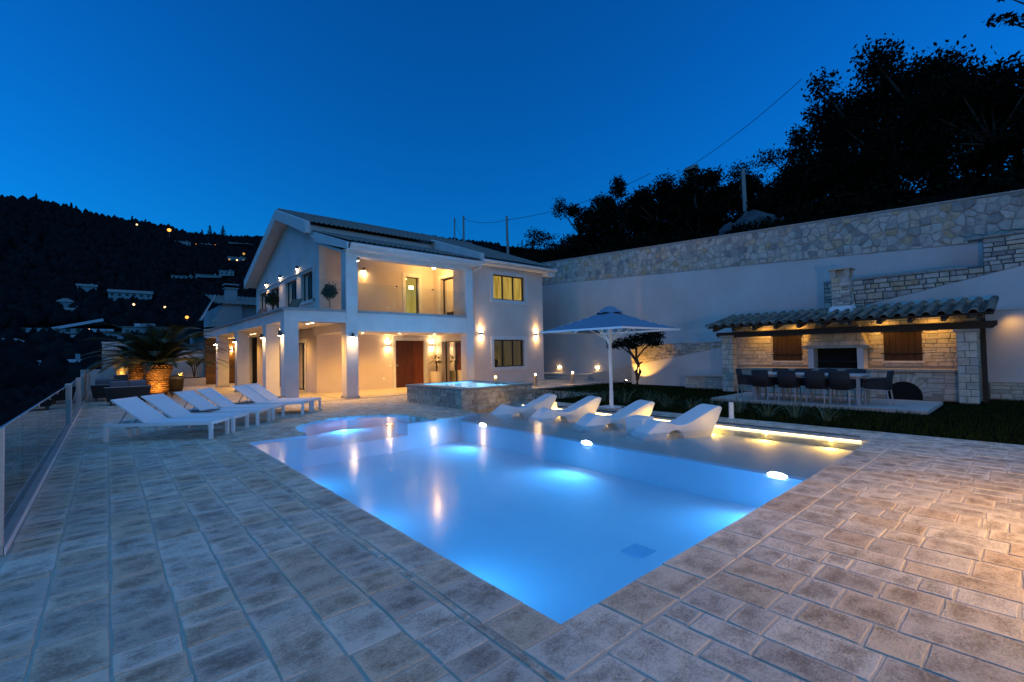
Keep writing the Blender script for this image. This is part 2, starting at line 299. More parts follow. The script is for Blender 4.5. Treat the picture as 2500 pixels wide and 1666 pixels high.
# parts of an unrotated Empty are modelled in world coordinates (the inverse above takes the Empty's place out);
# parts of a "prototype" Empty at the origin are modelled locally and copied.
def copy_tree(o, loc, rz, label=None):
    def rec(a, par):
        c = a.copy(); COL.objects.link(c)
        if par: c.parent = par
        for ch in a.children: rec(ch, c)
        return c
    r = rec(o, None); r.location = loc; r.rotation_euler = (0,0,rz)
    if label: r['label'] = label
    return r
def lamp(kind, name, loc, target=None, power=5, col=WARM, size=0.03, cone=70, blend=0.6, parent=None):
    d = bpy.data.lights.new(name, kind); d.energy = power; d.color = col
    if kind == 'SPOT': d.spot_size = R(cone); d.spot_blend = blend; d.shadow_soft_size = size
    elif kind == 'AREA': d.shape = 'DISK'; d.size = size
    else: d.shadow_soft_size = size
    o = bpy.data.objects.new(name, d); COL.objects.link(o); o.location = loc
    if target is not None: o.rotation_euler = (Vector(target)-Vector(loc)).to_track_quat('-Z', 'Y').to_euler()
    if parent: o.parent = parent; o.matrix_parent_inverse = Matrix.Translation(-Vector(parent.location))
    return o
def bevel(o, w=0.01, seg=2):
    b = o.modifiers.new('bevel', 'BEVEL'); b.width = w; b.segments = seg; b.limit_method = 'ANGLE'; return o
def clip(poly, a, b, c):
    """keep the side a*u + b*v <= c"""
    out = []
    for i, p in enumerate(poly):
        q = poly[(i+1) % len(poly)]; dp = a*p[0]+b*p[1]-c; dq = a*q[0]+b*q[1]-c
        if dp <= 0: out.append(p)
        if (dp < 0 < dq) or (dq < 0 < dp):
            t = dp/(dp-dq); out.append((p[0]+(q[0]-p[0])*t, p[1]+(q[1]-p[1])*t))
    return out
def area(poly): return abs(sum(p[0]*poly[(i+1)%len(poly)][1]-poly[(i+1)%len(poly)][0]*p[1] for i, p in enumerate(poly)))/2
def shrink(poly, g):
    """inset a convex polygon by g"""
    n = len(poly); s = sum(poly[i][0]*poly[(i+1)%n][1]-poly[(i+1)%n][0]*poly[i][1] for i in range(n))
    if s < 0: poly = poly[::-1]
    out = list(poly)
    for i in range(n):
        p, q = poly[i], poly[(i+1)%n]; dx, dy = q[0]-p[0], q[1]-p[1]; L = math.hypot(dx, dy)
        if L < 1e-6: continue
        a, b = dy/L, -dx/L; out = clip(out, a, b, a*p[0]+b*p[1]-g)
        if len(out) < 3: return []
    return out
def ashlar(u0, u1, v0, v1, hs=(0.10, 0.2), ls=(0.18, 0.42), gap=0.008, cuts=(), holes=(), jit=0.006):
    """coursed cut stones filling a rectangle; cuts = half planes kept; holes = rectangles left out"""
    res = []; v = v0
    while v < v1-0.02:
        h = random.uniform(*hs)
        if v+h > v1-hs[0]*0.6: h = v1-v
        u = u0
        while u < u1-0.01:
            l = random.uniform(*ls)
            if u+l > u1-ls[0]*0.7: l = u1-u
            parts = [(u, v, u+l, v+h)]
            if h > hs[1]*0.8 and l < ls[1]*0.8 and random.random() < 0.35: parts = [(u, v, u+l, v+h*0.5), (u, v+h*0.5, u+l, v+h)]
            for a, b, c, d in parts:
                pieces = [(a, b, c, d)]
                for (ha, hb, hc, hd) in holes:
                    nxt = []
                    for (a1, b1, c1, d1) in pieces:
                        if c1 <= ha or a1 >= hc or d1 <= hb or b1 >= hd: nxt.append((a1, b1, c1, d1)); continue
                        if a1 < ha: nxt.append((a1, b1, ha, d1))
                        if c1 > hc: nxt.append((hc, b1, c1, d1))
                        if b1 < hb: nxt.append((max(a1, ha), b1, min(c1, hc), hb))
                        if d1 > hd: nxt.append((max(a1, ha), hd, min(c1, hc), d1))
                    pieces = nxt
                for (a1, b1, c1, d1) in pieces:
                    j = lambda: random.uniform(-jit, jit)
                    p = [(a1+gap+j(), b1+gap+j()), (c1-gap+j(), b1+gap+j()), (c1-gap+j(), d1-gap+j()), (a1+gap+j(), d1-gap+j())]
                    if c1-a1 < 0.04 or d1-b1 < 0.03: continue
                    for cu in cuts:
                        p = clip(p, *cu)
                        if len(p) < 3: break
                    if len(p) >= 3 and area(p) > 0.0012: res.append(p)
            u += l
        v += h
    return res
def place_stones(polys, name, m, parent, o, U, V, N, depth=(0.012, 0.028), bev=0.012, limit=300, root=None):
    polys = sorted(polys, key=lambda p: -area(p)); rest = MB()
    for i, p in enumerate(polys):
        if i < limit:
            mb = MB(); mb.stone(p, o, U, V, N, random.uniform(*depth), bev); mb.build(name, m, parent)
        else: rest.stone(p, o, U, V, N, random.uniform(*depth), bev)
    if rest.v: rest.build(name+'_rest', m, parent, kind='stuff')
def wall_holes(mb, axis, p0, p1, a0, a1, z0, z1, holes=()):
    """solid wall between planes p0, p1 on the axis, spanning a0..a1 and z0..z1, with rectangular openings"""
    zs = sorted({z0, z1, *[h[1] for h in holes], *[h[3] for h in holes]}); zs = [z for z in zs if z0 <= z <= z1]
    for za, zb in zip(zs, zs[1:]):
        zc = (za+zb)/2; cuts = sorted([(h[0], h[2]) for h in holes if h[1] < zc < h[3]]); a = a0
        for (h0, h1) in cuts + [(a1, a1)]:
            if h0 > a+1e-6:
                if axis == 'y': mb.box(a, h0, p0, p1, za, zb)
                else: mb.box(p0, p1, a, h0, za, zb)
            a = max(a, h1)
    return mb
def leaves(clumps, n, size, flat=0.0, seed=1):
    """n leaf quads spread through ellipsoid clumps (cx, cy, cz, rx, ry, rz)"""
    rg = np.random.default_rng(seed); cl = np.array(clumps, float); w = (cl[:,3]*cl[:,4]*cl[:,5])**(2/3); k = rg.choice(len(cl), n, p=w/w.sum())
    d = rg.normal(size=(n,3)); d /= np.linalg.norm(d, axis=1)[:,None]; rad = rg.random(n)**0.45*(1+0.18*rg.normal(size=n))
    c = cl[k,:3] + d*rad[:,None]*cl[k,3:6]
    a = rg.normal(size=(n,3)); a /= np.linalg.norm(a, axis=1)[:,None]; b = rg.normal(size=(n,3)); b -= (a*b).sum(1)[:,None]*a; b /= np.linalg.norm(b, axis=1)[:,None]
    s = size*rg.uniform(.55, 1.3, n)[:,None]; a *= s; b *= s*0.55
    v = np.stack([c-a, c-b*.9, c+a, c+b*.9], 1).reshape(-1,3)
    return np_mesh('leaves', v, np.arange(n*4).reshape(-1,4), np.repeat(np.clip(rg.normal(.5,.22,n),0,1), 4))
def np_mesh(name, v, f, rnd=None):
    me = bpy.data.meshes.new(name); n = len(f); k = f.shape[1]
    me.vertices.add(len(v)); me.vertices.foreach_set('co', np.asarray(v, np.float32).ravel())
    me.loops.add(n*k); me.loops.foreach_set('vertex_index', np.asarray(f, np.int32).ravel())
    me.polygons.add(n); me.polygons.foreach_set('loop_start', np.arange(0, n*k, k, dtype=np.int32))
    if rnd is not None:
        a = me.attributes.new('rnd', 'FLOAT', 'POINT'); a.data.foreach_set('value', np.asarray(rnd, np.float32))
    me.update(calc_edges=True); me.validate(); return me

# ================================================================ THE SETTING
# ---- terrain of the valley and the mountain beyond it
RP = [(-104,12.5),(-60,13.6),(-20,13.3),(-8,13.2),(-6,13.5),(-4.5,13.7),(-1.8,13.2),(1.1,13.0),(4.2,12.9),(6.6,12.4),(9.8,12.5),(13,12.8),(18,13.2),(26,13.9),(32,14.0),(36,13.5),(40,13.2),(60,11),(110,9)]
def interp(P, x):
    for (a, h), (b, k) in zip(P, P[1:]):
        if a <= x <= b: return h+(k-h)*(x-a)/(b-a)
    return P[-1][1]
def terrain(x, y):
    r = math.hypot(x, y); e = interp(RP, math.degrees(math.atan2(x, y)))
    return interp([(0,-4),(18,-4),(40,-6.2),(80,-7.5),(150,-4),(250,8),(400,45),(700,1.5+700*math.tan(R(e))),(1000,100),(1400,60),(3000,40)], r)
mb = MB(); rs = [6,12,18,28,40,60,80,110,150,200,250,320,400,480,560,640,700,760,1000,1400]; na = 150
for r in rs:
    for i in range(na+1):
        a = R(-100+205*i/na); x, y = r*math.sin(a), r*math.cos(a)
        h = terrain(x, y) + (math.sin(x*.031+y*.017)*math.sin(y*.023)*min(r, 500)*.008 if 60 < r < 690 else 0)
        mb.v.append((x, y, h)); mb.rnd.append(.5)
for j in range(len(rs)-1):
    for i in range(na): mb.f.append((j*(na+1)+i, j*(na+1)+i+1, (j+1)*(na+1)+i+1, (j+1)*(na+1)+i))
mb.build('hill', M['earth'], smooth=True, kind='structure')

def upper(x, y):   # the slope above the retaining wall
    base = 5.75+0.05*max(min(y, 26), -4)
    d = x-20.35
    return base + 0.29*d - 0.0008*d*d + 0.35*math.sin(x*.5+y*.3)*min(d/6, 1)
mb = MB(); xs = [20.36,21,22,24,26,29,32,36,40,46,54,64,78,95]; ys = [-70+4*i for i in range(34)]
for x in xs:
    for y in ys: mb.v.append((x, y, upper(x, y))); mb.rnd.append(.5)
for j in range(len(xs)-1):
    for i in range(len(ys)-1): mb.f.append((j*len(ys)+i, (j+1)*len(ys)+i, (j+1)*len(ys)+i+1, j*len(ys)+i+1))
mb.build('slope_above_wall', M['earth'], smooth=True, kind='structure')

# ---- deck slab (grout bed) with the pool openings
PC, PR = (4.33, 9.95), 1.42            # round end of the pool
def ytop(x):
    d = PR*PR-(x-PC[0])**2
    return max(9.34, PC[1]+math.sqrt(d)) if d > 0 else 9.34
GZ = -0.006
mb = MB()
mb.box(-0.75, 1.88, -7, 32, -.35, GZ); mb.box(1.88, 10.2, -7, 1.78, -.35, GZ); mb.box(9.06, 10.2, 1.78, 10.35, -.35, GZ)
xs = [1.88]
while xs[-1] < 6.5: xs.append(min(6.5, xs[-1]+.08))
for xa, xb in zip(xs, xs[1:]):
    ya, yb = ytop(xa), ytop(xb)
    mb.add([(xa,ya,-.35),(xb,yb,-.35),(xb,17,-.35),(xa,17,-.35),(xa,ya,GZ),(xb,yb,GZ),(xb,17,GZ),(xa,17,GZ)], [(4,5,6,7),(0,1,5,4),(2,3,7,6),(0,3,2,1)])
mb.box(6.5, 7.1, 9.5, 17, -.35, GZ); mb.box(7.1, 13.2, 13.3, 17, -.35, GZ); mb.box(7.1, 7.4, 10.35, 13.3, -.35, GZ); mb.box(9.75, 13.2, 10.35, 13.3, -.35, GZ); mb.box(1.88, 6.5, 17, 32, -.35, GZ)
deck = mb.build('deck', M['grout'], kind='structure')

# ---- paving stones: courses 0.30 m wide running along Y
from_cam = lambda x, y: (_f.x*x+_f.y*y, _r.x*x+_r.y*y)
def in_view(x, y):
    d, l = from_cam(x, y); return d > 0.9 and abs(l)/d < 1.2
polys = []
def spans(xa, xb):
    xm = (xa+xb)/2; out = []
    if xb <= 1.58: return [(-3.5, 30.5)]
    out.append((-3.5, 1.46))
    if xm < 6.3: out.append((ytop(xm)+.30, 15.7 if xm > 4.2 else 30.5))
    elif xm < 7.15: out.append((9.82, 15.6))
    elif xm < 9.95: out.append((13.5, 15.6))
    return out
x = -0.58
while x < 9.98:
    w = random.choice((.20,.24,.28,.33)) if x > 1.9 else 0.30+random.uniform(-.008, .008); xb = x+w
    if x < 1.57 < xb+.05: xb = 1.575
    for ya, yb in spans(x, xb):
        y = ya + random.uniform(-.3, 0) if ya < 0 else ya
        while y < yb-.05:
            l = random.choice([.16, .20, .24, .30, .34, .42, .52]) + random.uniform(-.04, .04)
            if y+l > yb-.16: l = yb-y
            g = random.uniform(.005, .010); j = lambda: random.uniform(-.006, .006)
            off = [ytop(a)-ytop((x+xb)/2) if abs(y-ya) < 1e-6 and ya > 9 and xb < 5.9 and x > 2.8 else 0 for a in (x, xb)]
            p = [(x+g+j(), y+g+j()+off[0]), ((x+xb)/2+j(), y+g+j()*.7+(off[0]+off[1])/2), (xb-g+j(), y+g+j()+off[1]), (xb-g+j(), y+l-g+j()), ((x+xb)/2+j(), y+l-g+j()*.7), (x+g+j(), y+l-g+j())]
            p = [p[0], p[1], p[2], ((p[2][0]+p[3][0])/2+j()*.8, (p[2][1]+p[3][1])/2), p[3], p[4], p[5], ((p[5][0]+p[0][0])/2+j()*.8, (p[5][1]+p[0][1])/2)]
            polys.append(p); y += l
    x = xb
# coping stones round the pool
def strip(x0, y0, x1, y1, along):
    a, a1 = (y0, y1) if along == 'y' else (x0, x1)
    while a < a1-.02:
        l = random.uniform(.28, .5)
        if a+l > a1-.2: l = a1-a
        g = .006; j = lambda: random.uniform(-.006, .006)
        q = (x0+g, a+g, x1, a+l-g) if along == 'y' else (a+g, y0+g, a+l-g, y1)
        polys.append([(q[0]+j(), q[1]+j()), (q[2]+j(), q[1]+j()), (q[2]+j(), q[3]+j()), (q[0]+j(), q[3]+j())]); a += l
strip(1.575, 1.47, 1.885, 9.34, 'y'); strip(1.885, 1.47, 10.0, 1.785, 'x'); strip(1.6, 9.34, 2.85, 9.62, 'x')
strip(9.52, 1.79, 9.85, 10.2, 'y'); strip(9.86, 1.79, 10.18, 10.2, 'y'); strip(9.07, 1.79, 9.30, 10.3, 'y'); strip(5.8, 9.5, 7.1, 9.8, 'x')
for k in range(22):
    a0, a1 = R(-20+k*226/22), R(-20+(k+1)*226/22); r0, r1 = PR-.005, PR+.28; e = .006
    p = [(PC[0]+r0*math.cos(a0+e), PC[1]+r0*math.sin(a0+e)), (PC[0]+r1*math.cos(a0+e), PC[1]+r1*math.sin(a0+e)), (PC[0]+r1*math.cos(a1-e), PC[1]+r1*math.sin(a1-e)), (PC[0]+r0*math.cos(a1-e), PC[1]+r0*math.sin(a1-e))]
    if min(q[1] for q in p) > 9.36 and not (p[0][0] < 2.9 and p[0][1] < 9.65): polys.append(p)
def shown(p):
    cx = sum(q[0] for q in p)/len(p); cy = sum(q[1] for q in p)/len(p); d, l = from_cam(cx, cy)
    return area(p)/d**3 if in_view(cx, cy) else 0
polys.sort(key=shown, reverse=True)
rest = MB()
for i, p in enumerate(polys):
    h = random.uniform(-.0025, .0015)
    if i < 300:
        m1 = MB(); m1.paver(p, h); m1.build('paving_stone', M['paving'], deck)
    else: rest.paver(p, h)
rest.build('paving_stones_far', M['paving'], deck, kind='stuff')

# ---- pool: shell, shelf, round end, water
mb = MB(); F = lambda *q: mb.add(q, [(0,1,2,3)])
D0, D1 = -0.62, -0.17
x0, x1, y0, y1 = 1.886, 6.5, 1.786, 9.334; zt = -.012
F((x0,y0,D0),(x1,y0,D0),(x1,y1,D0),(x0,y1,D0))
F((x0,y0,D0),(x0,y1,D0),(x0,y1,zt),(x0,y0,zt)); F((x0,y0,D0),(x0,y0,zt),(x1,y0,zt),(x1,y0,D0)); F((x1,y0,D0),(x1,y0,D1),(x1,y1,D1),(x1,y1,D0))
F((x0,y1,D0),(x0,y1,zt),(2.912,y1,zt),(2.912,y1,D0)); F((2.913,y1,D0),(2.913,y1,zt),(2.914,9.95,zt),(2.914,9.95,D0)); F((5.05,y1,D0),(5.05,y1,-.05),(x1,y1,-.05),(x1,y1,D0))
mb.box(x1-.012, x1+.14, y0, y1+.15, D1-.02, D1+.02)
pool = mb.build('pool', M['pool'], kind='structure')
mb = MB(); n = 40; pts = [(PC[0]+(PR-.005)*math.cos(R(-25.8+k*205.8/n)), PC[1]+(PR-.005)*math.sin(R(-25.8+k*205.8/n))) for k in range(n+1)]
for p, q in zip(pts, pts[1:]): mb.add([(p[0],p[1],-.63),(q[0],q[1],-.63),(q[0],q[1],zt),(p[0],p[1],zt)], [(0,1,2,3)])
fl = pts+[(2.914,9.336),(5.6,9.336)]; mb.add([(p[0],p[1],-.30) for p in fl], [tuple(range(len(fl)))])
F = lambda *q: mb.add(q, [(0,1,2,3)]); F((2.914,9.336,-.63),(5.6,9.336,-.63),(5.6,9.336,-.30),(2.914,9.336,-.30))
mb.build('round_steps', M['pool'], pool)
mb = MB(); mb.box(5.05, 7.1, 9.338, 9.49, -.64, -.042); mb.box(5.05, 5.18, 9.49, 9.95, -.64, -.042); mb.build('seat_wall', M['pool'], pool)
mb = MB(); mb.add([(5.18,9.49,-.22),(5.9,9.49,-.22),(5.9,10.9,-.22),(5.18,10.9,-.22)], [(0,1,2,3)]); mb.build('dark_bench', M['sill'], pool)
mb = MB(); F = lambda *q: mb.add(q, [(0,1,2,3)])
F((6.62,1.786,D1),(9.054,1.786,D1),(9.054,10.40,D1),(6.62,10.40,D1)); F((9.054,1.786,D1),(9.054,1.786,zt),(9.054,10.40,zt),(9.054,10.40,D1)); F((6.5,1.786,D1),(6.5,1.786,zt),(9.054,1.786,zt),(9.054,1.786,D1))
F((6.5,9.49,D1),(7.1,9.49,D1),(7.1,9.49,zt),(6.5,9.49,zt)); F((7.1,9.49,D1),(7.1,10.4,D1),(7.1,10.4,zt),(7.1,9.49,zt))
mb.build('shallow_shelf', M['shelf'], pool)
for k, y in enumerate((8.45, 5.4, 2.26)):
    t = thing('pool_lamp', ['round underwater lamp in the shelf wall nearest the spa', 'round underwater lamp in the middle of the shelf wall', 'round underwater lamp in the shelf wall nearest the right deck'][k], 'pool lamp', (6.48, y, -.16), group='underwater lamps in the shelf wall')
    m1 = MB(); m1.prism([(6.49, y+.115*math.cos(q*.3142), -.14+.036*math.sin(q*.3142)) for q in range(20)], (-.012,0,0)); m1.build('lens', E['poolbulb'], t)
    m2 = MB(); m2.prism([(6.495, y+.135*math.cos(q*.3142), -.14+.046*math.sin(q*.3142)) for q in range(20)], (-.008,0,0)); m2.build('rim', M['metal'], t)
    lamp('SPOT', 'pool_light', (6.42, y, -.17), (2.2, y, -.10), 21, COOL, .05, 158, 1.0, t)
mb = MB(); mb.box(4.10, 4.36, 2.72, 2.98, D0, D0+.008); mb.build('floor_drain', M['drain_blue'], pool)
for y in (3.4, 5.6, 7.8): lamp('SPOT', 'near_wall_fill', (1.95, y, -.25), (6.0, y, -.16), 13, COOL, .05, 158, 1.0, pool)  # unseen underwater lamps added to brighten the near part of the pool
lamp('SPOT', 'round_end_fill', (4.3, 11.2, -.15), (4.3, 9.0, -.22), 13, COOL, .05, 172, .5, pool)  # added lamp without a fitting, brightens the round end
mb = MB(); mb.box(9.040, 9.056, 1.9, 9.9, -.026, -.012); mb.build('led_strip', E['led'], pool)
for k in range(8): lamp('AREA', 'led_light', (9.0, 2.3+k*1.0, -.07), (7.7, 2.3+k*1.0, -.18), 2.4, WARM, .1, parent=pool)
mb = MB()
for k in range(150): mb.box(9.32, 9.50, 2.0+k*.054, 2.0+k*.054+.03, -.012, .001)
mb.build('overflow_grating', M['drain'], deck)
mb = MB(); mb.add([(1.80,1.7,-.036),(9.1,1.7,-.036),(9.1,10.42,-.036),(7.15,10.42,-.036),(7.15,9.55,-.036),(6.0,9.55,-.036),(6.0,11.5,-.036),(1.8,11.5,-.036)], [tuple(range(8))])
mb.build('pool_water', M['water'], kind='structure')

# ---- lawn, path and steps beyond it
mb = MB(); mb.box(10.2, 19.9, -9, 13.35, -.4, -.02); mb.build('lawn', M['lawn'], kind='structure')
mb = MB(); mb.box(10.2, 18.5, 13.35, 17, -.4, .04); mb.box(13.2, 20, 17, 40, -.4, .05)
path = mb.build('path', M['concrete'], kind='structure')
mb = MB()
for p in ashlar(10.3, 18.45, 13.4, 16.7, (.4, .55), (.4, .8), .008): mb.stone(p, (0,0,.04), (1,0,0), (0,1,0), (0,0,1), .008, .006)
mb.build('path_stones', M['cladstone'], path, kind='stuff')
mb = MB(); mb.box(18.5, 20, 15.2, 19.5, .05, .30); mb.box(18.1, 18.5, 14.9, 19.5, .05, .17); mb.build('stone_step', M['concrete'], kind='structure')
mb = MB(); mb.prism([(18.6,15.2,.0),(18.6,15.2,.34),(18.6,8.3,1.66),(18.6,8.3,0)], (1.35,0,0)); mb.build('ramp', M['concrete'], kind='structure')
def in_poly(x, y): return not (13.4 < x < 16.0 and 1.5 < y < 6.5) and not (x > 16.1 and .9 < y < 7.5) and not (x > 17.3 and y > 7.3)
rg = np.random.default_rng(3); n = 62000; gx = rg.uniform(10.2, 18.9, n); gy = rg.uniform(-7, 13.4, n)
keep = np.array([in_poly(a, b) for a, b in zip(gx, gy)]); gx, gy = gx[keep], gy[keep]; n = len(gx)
h = rg.uniform(.03, .085, n)*np.where(gx < 13.3, 1.3, 1); ang = rg.uniform(0, 6.28, n); w = .006; lean = rg.normal(0, .03, (n,2))
a = np.stack([gx-w*np.cos(ang), gy-w*np.sin(ang), np.full(n,-.02)], 1); b = np.stack([gx+w*np.cos(ang), gy+w*np.sin(ang), np.full(n,-.02)], 1); c = np.stack([gx+lean[:,0], gy+lean[:,1], h], 1)
link('grass', np_mesh('grass', np.stack([a,b,c],1).reshape(-1,3), np.arange(3*n).reshape(-1,3), np.repeat(rg.random(n),3)), M['grass'], kind='stuff')

# ================================================================ THE VILLA
villa = thing('villa', 'two storey white villa with colonnade, glass balconies and dark tiled roof', 'house', (9.0, 19.0, 0))
P = lambda mb, name, m, par=villa, **k: mb.build(name, M[m] if isinstance(m, str) else m, par, **k)
def win(axis, plane, a0, a1, z0, z1, panes=3, sur=.14, back='curtain', depth=.16, name='window', par=villa, sill=True, fr=.05, sgn=-1):
    """framed window set back in an opening; axis 'y' faces -Y, 'x' faces -X; surround trim stands proud"""
    def bx(mb, a, b, c, d, p, q):      # a..b along, c..d vertical, p..q out of plane (p nearer)
        lo, hi = min(plane-sgn*p, plane-sgn*q), max(plane-sgn*p, plane-sgn*q)
        if axis == 'y': mb.box(a, b, lo, hi, c, d)
        else: mb.box(lo, hi, a, b, c, d)
    m1 = MB()
    if sur:
        bx(m1, a0-sur, a1+sur, z1+.003, z1+sur, -.035, .06)
        if sill: bx(m1, a0-sur, a1+sur, z0-sur, z0-.003, -.045, .06)
        zb = z0 if sill else z0-.0
        bx(m1, a0-sur, a0-.003, zb, z1, -.035, .06); bx(m1, a1+.003, a1+sur, zb, z1, -.035, .06)
    w = m1.build(name, M['trim'], par) if sur else None
    m2 = MB(); d0, d1 = depth, depth+.06
    bx(m2, a0, a1, z1-fr, z1, d0, d1); bx(m2, a0, a1, z0, z0+fr, d0, d1)
    for k in range(panes+1):
        c = a0+(a1-a0)*k/panes; lo = max(a0, c-fr*.6); hi = min(a1, c+fr*.6)
        if k == 0: lo, hi = a0, a0+fr
        if k == panes: lo, hi = a1-fr, a1
        bx(m2, lo, hi, z0+fr+.001, z1-fr-.001, d0, d1)
    root = w if w else par
    if not w: w = m2.build(name, M['frame'], par); root = w
    else: m2.build('frame', M['frame'], root)
    for k in range(panes):
        m3 = MB(); c0, c1 = a0+(a1-a0)*k/panes+fr*.5, a0+(a1-a0)*(k+1)/panes-fr*.5
        p = plane-sgn*(d0+.03)
        q = [(c0,p,z0+fr),(c1,p,z0+fr),(c1,p,z1-fr),(c0,p,z1-fr)] if axis == 'y' else [(p,c0,z0+fr),(p,c1,z0+fr),(p,c1,z1-fr),(p,c0,z1-fr)]
        m3.add(q, [(0,1,2,3)]); m3.build('pane', M['pane'], root)
    m4 = MB(); nf = int((a1-a0)/.02); vs = []
    for k in range(nf+1):
        a = a0-.02+(a1-a0+.04)*k/nf; o = plane-sgn*(d1+.14+.025*math.sin(a*62+math.sin(a*9)*2)*(1 if back == 'curtain' else .0))
        for z in (z0-.02, z1+.02): vs.append((a,o,z) if axis == 'y' else (o,a,z))
    m4.add(vs, [(2*k,2*k+2,2*k+3,2*k+1) for k in range(nf)]); m4.build('curtain' if back == 'curtain' else 'lit_interior', E[back], root)
    return root

# ---- ground floor
mb = MB(); wall_holes(mb, 'y', 19.3, 19.55, 6.4, 12.05, 0, 2.66, [(9.88,0,11.36,2.16)]); P(mb, 'wall', 'beige')
mb = MB(); wall_holes(mb, 'x', 6.4, 6.65, 19.552, 29.2, 0, 2.66, [(20.7,0.02,22.6,2.12),(24.2,.02,26.4,2.12)]); P(mb, 'wall', 'beige')
mb = MB(); wall_holes(mb, 'x', 12.05, 12.3, 16.8, 19.298, 0, 2.66, [(17.0,.02,18.75,2.1)]); P(mb, 'wall', 'beige')
mb = MB(); wall_holes(mb, 'y', 31.5, 31.7, 4.2, 8.5, 2.72, 3.2); P(mb, 'wall', 'beige')
win('x', 6.4, 20.7, 22.6, .02, 2.12, 2, .15, 'room', sill=False, name='glazed_door'); win('x', 6.4, 24.2, 26.4, .02, 2.12, 2, .15, 'dimroom', sill=False, name='glazed_door')
win('x', 12.05, 17.0, 18.75, .02, 2.1, 2, .15, 'curtain', sill=False, name='sliding_door')
# front door
m1 = MB(); m1.box(9.74, 11.52, 19.262, 19.36, 2.163, 2.32); m1.box(9.74, 9.877, 19.262, 19.36, 0, 2.16); m1.box(11.363, 11.52, 19.262, 19.36, 0, 2.16); dr = P(m1, 'front_door', 'trim')
m1 = MB(); m1.box(9.88, 10.83, 19.36, 19.42, .02, 2.16)
for i in range(2):
    for j in range(5): m1.box(9.97+i*.41, 10.32+i*.41, 19.352, 19.366, .14+j*.40, .46+j*.40)
P(m1, 'door_leaf', 'door', dr)
m1 = MB(); m1.box(10.85, 11.36, 19.38, 19.44, .02, 2.16)
for j in range(5): m1.box(10.93, 11.28, 19.370, 19.386, .12+j*.40, .46+j*.40)
P(m1, 'side_panel', 'door2', dr)
m1 = MB(); m1.lathe([(.0,0),(.045,.0),(.045,.02),(.03,.05),(0,.052)], (0,0,0), 12); kn = P(m1, 'handle', 'metal', dr); kn.data.transform(Matrix.Translation((9.99,19.36,1.02)) @ Matrix.Rotation(R(90),4,'X'))
m1 = MB(); m1.box(9.56, 9.66, 19.285, 19.298, .98, 1.06); P(m1, 'doorbell_plate', 'switch')
for (x, z, pl) in ((9.25,.42,19.3),(9.55,3.62,19.4)): m1 = MB(); m1.box(x, x+.09, pl-.012, pl-.002, z, z+.09); P(m1, 'wall_socket', 'switch')
# floors and slabs
mb = MB(); mb.box(4.2, 12.05, 15.75, 19.3, -.3, .012); mb.box(4.2, 6.4, 19.3, 31.5, -.3, .012); P(mb, 'floor', 'floor_in')
mb = MB(); mb.box(6.75, 11.4, 16.28, 16.31, .0, .0145); mb.box(6.12, 6.15, 16.3, 19.2, 0, .0145); P(mb, 'floor_channel', 'drain')
mb = MB(); mb.box(4.72, 6.24, 16.0, 31.4, 2.66, 2.98); mb.box(4.72, 4.80, 15.95, 31.4, 2.98, 3.0); P(mb, 'terrace_slab', 'plaster')
mb = MB(); mb.box(6.5, 12.05, 16.15, 19.3, 2.40, 2.98); mb.box(6.4, 12.0, 19.3, 30.5, 2.7, 2.98); P(mb, 'ceiling', 'plaster')
mb = MB(); mb.box(4.9, 12.05, 16.1, 19.4, 2.981, 3.0); mb.box(4.8, 6.55, 19.4, 31.3, 2.981, 3.0); P(mb, 'terrace_floor', 'floor_in')
# columns
for (xa, xb, ya, yb, zt2) in ((4.25,4.69,15.85,16.30,2.66),(6.26,6.69,15.85,16.30,5.16),(11.40,11.76,15.85,16.30,5.16),(4.25,4.71,18.15,18.6,2.66),(4.25,4.73,22.95,23.4,2.66),(4.25,4.76,27.65,28.1,2.66)):
    mb = MB(); mb.box(xa, xb, ya, yb, .09, zt2); c = P(mb, 'column', 'plaster'); bevel(c, .012)
    mb = MB(); mb.box(xa-.035, xb+.035, ya-.035, yb+.035, 0, .09); P(mb, 'plinth', 'concrete', c)
# beams and parapet
mb = MB(); mb.box(4.25, 6.26, 15.853, 16.29, 2.66, 3.02); mb.box(4.25, 4.70, 16.29, 31.5, 2.66, 3.02); P(mb, 'beam', 'plaster')
mb = MB(); mb.box(6.69, 11.40, 15.853, 16.29, 2.37, 3.02); mb.box(11.40, 11.76, 16.3, 16.8, 2.37, 5.2); P(mb, 'beam', 'plaster')
mb = MB(); mb.box(6.265, 6.5, 16.30, 19.3, 2.37, 2.98); P(mb, 'beam', 'plaster')
mb = MB(); mb.box(4.18, 6.255, 15.79, 16.32, 3.023, 3.10); mb.box(4.18, 4.74, 16.32, 31.5, 3.023, 3.10); mb.box(6.695, 11.395, 15.79, 16.32, 3.023, 3.10); P(mb, 'parapet_coping', 'sill')
# glass balustrades on the parapet: every pane its own part
for a, b in ((6.70,8.27),(8.28,9.85),(9.86,11.39)): m1 = MB(); m1.box(a, b, 15.98, 15.995, 3.105, 4.12); P(m1, 'balustrade_pane', 'clearglass')
for a in (8.275, 9.855): m1 = MB(); m1.box(a-.02, a+.02, 15.965, 16.01, 4.08, 4.13); P(m1, 'pane_clip', 'frame')
m1 = MB(); m1.box(4.42, 6.25, 15.98, 15.995, 3.105, 4.12); P(m1, 'balustrade_pane', 'clearglass')
for k in range(4): m1 = MB(); x = 4.42+k*.53; m1.box(x, x+.515, 31.38, 31.395, 3.105, 4.12); P(m1, 'balustrade_pane', 'clearglass')
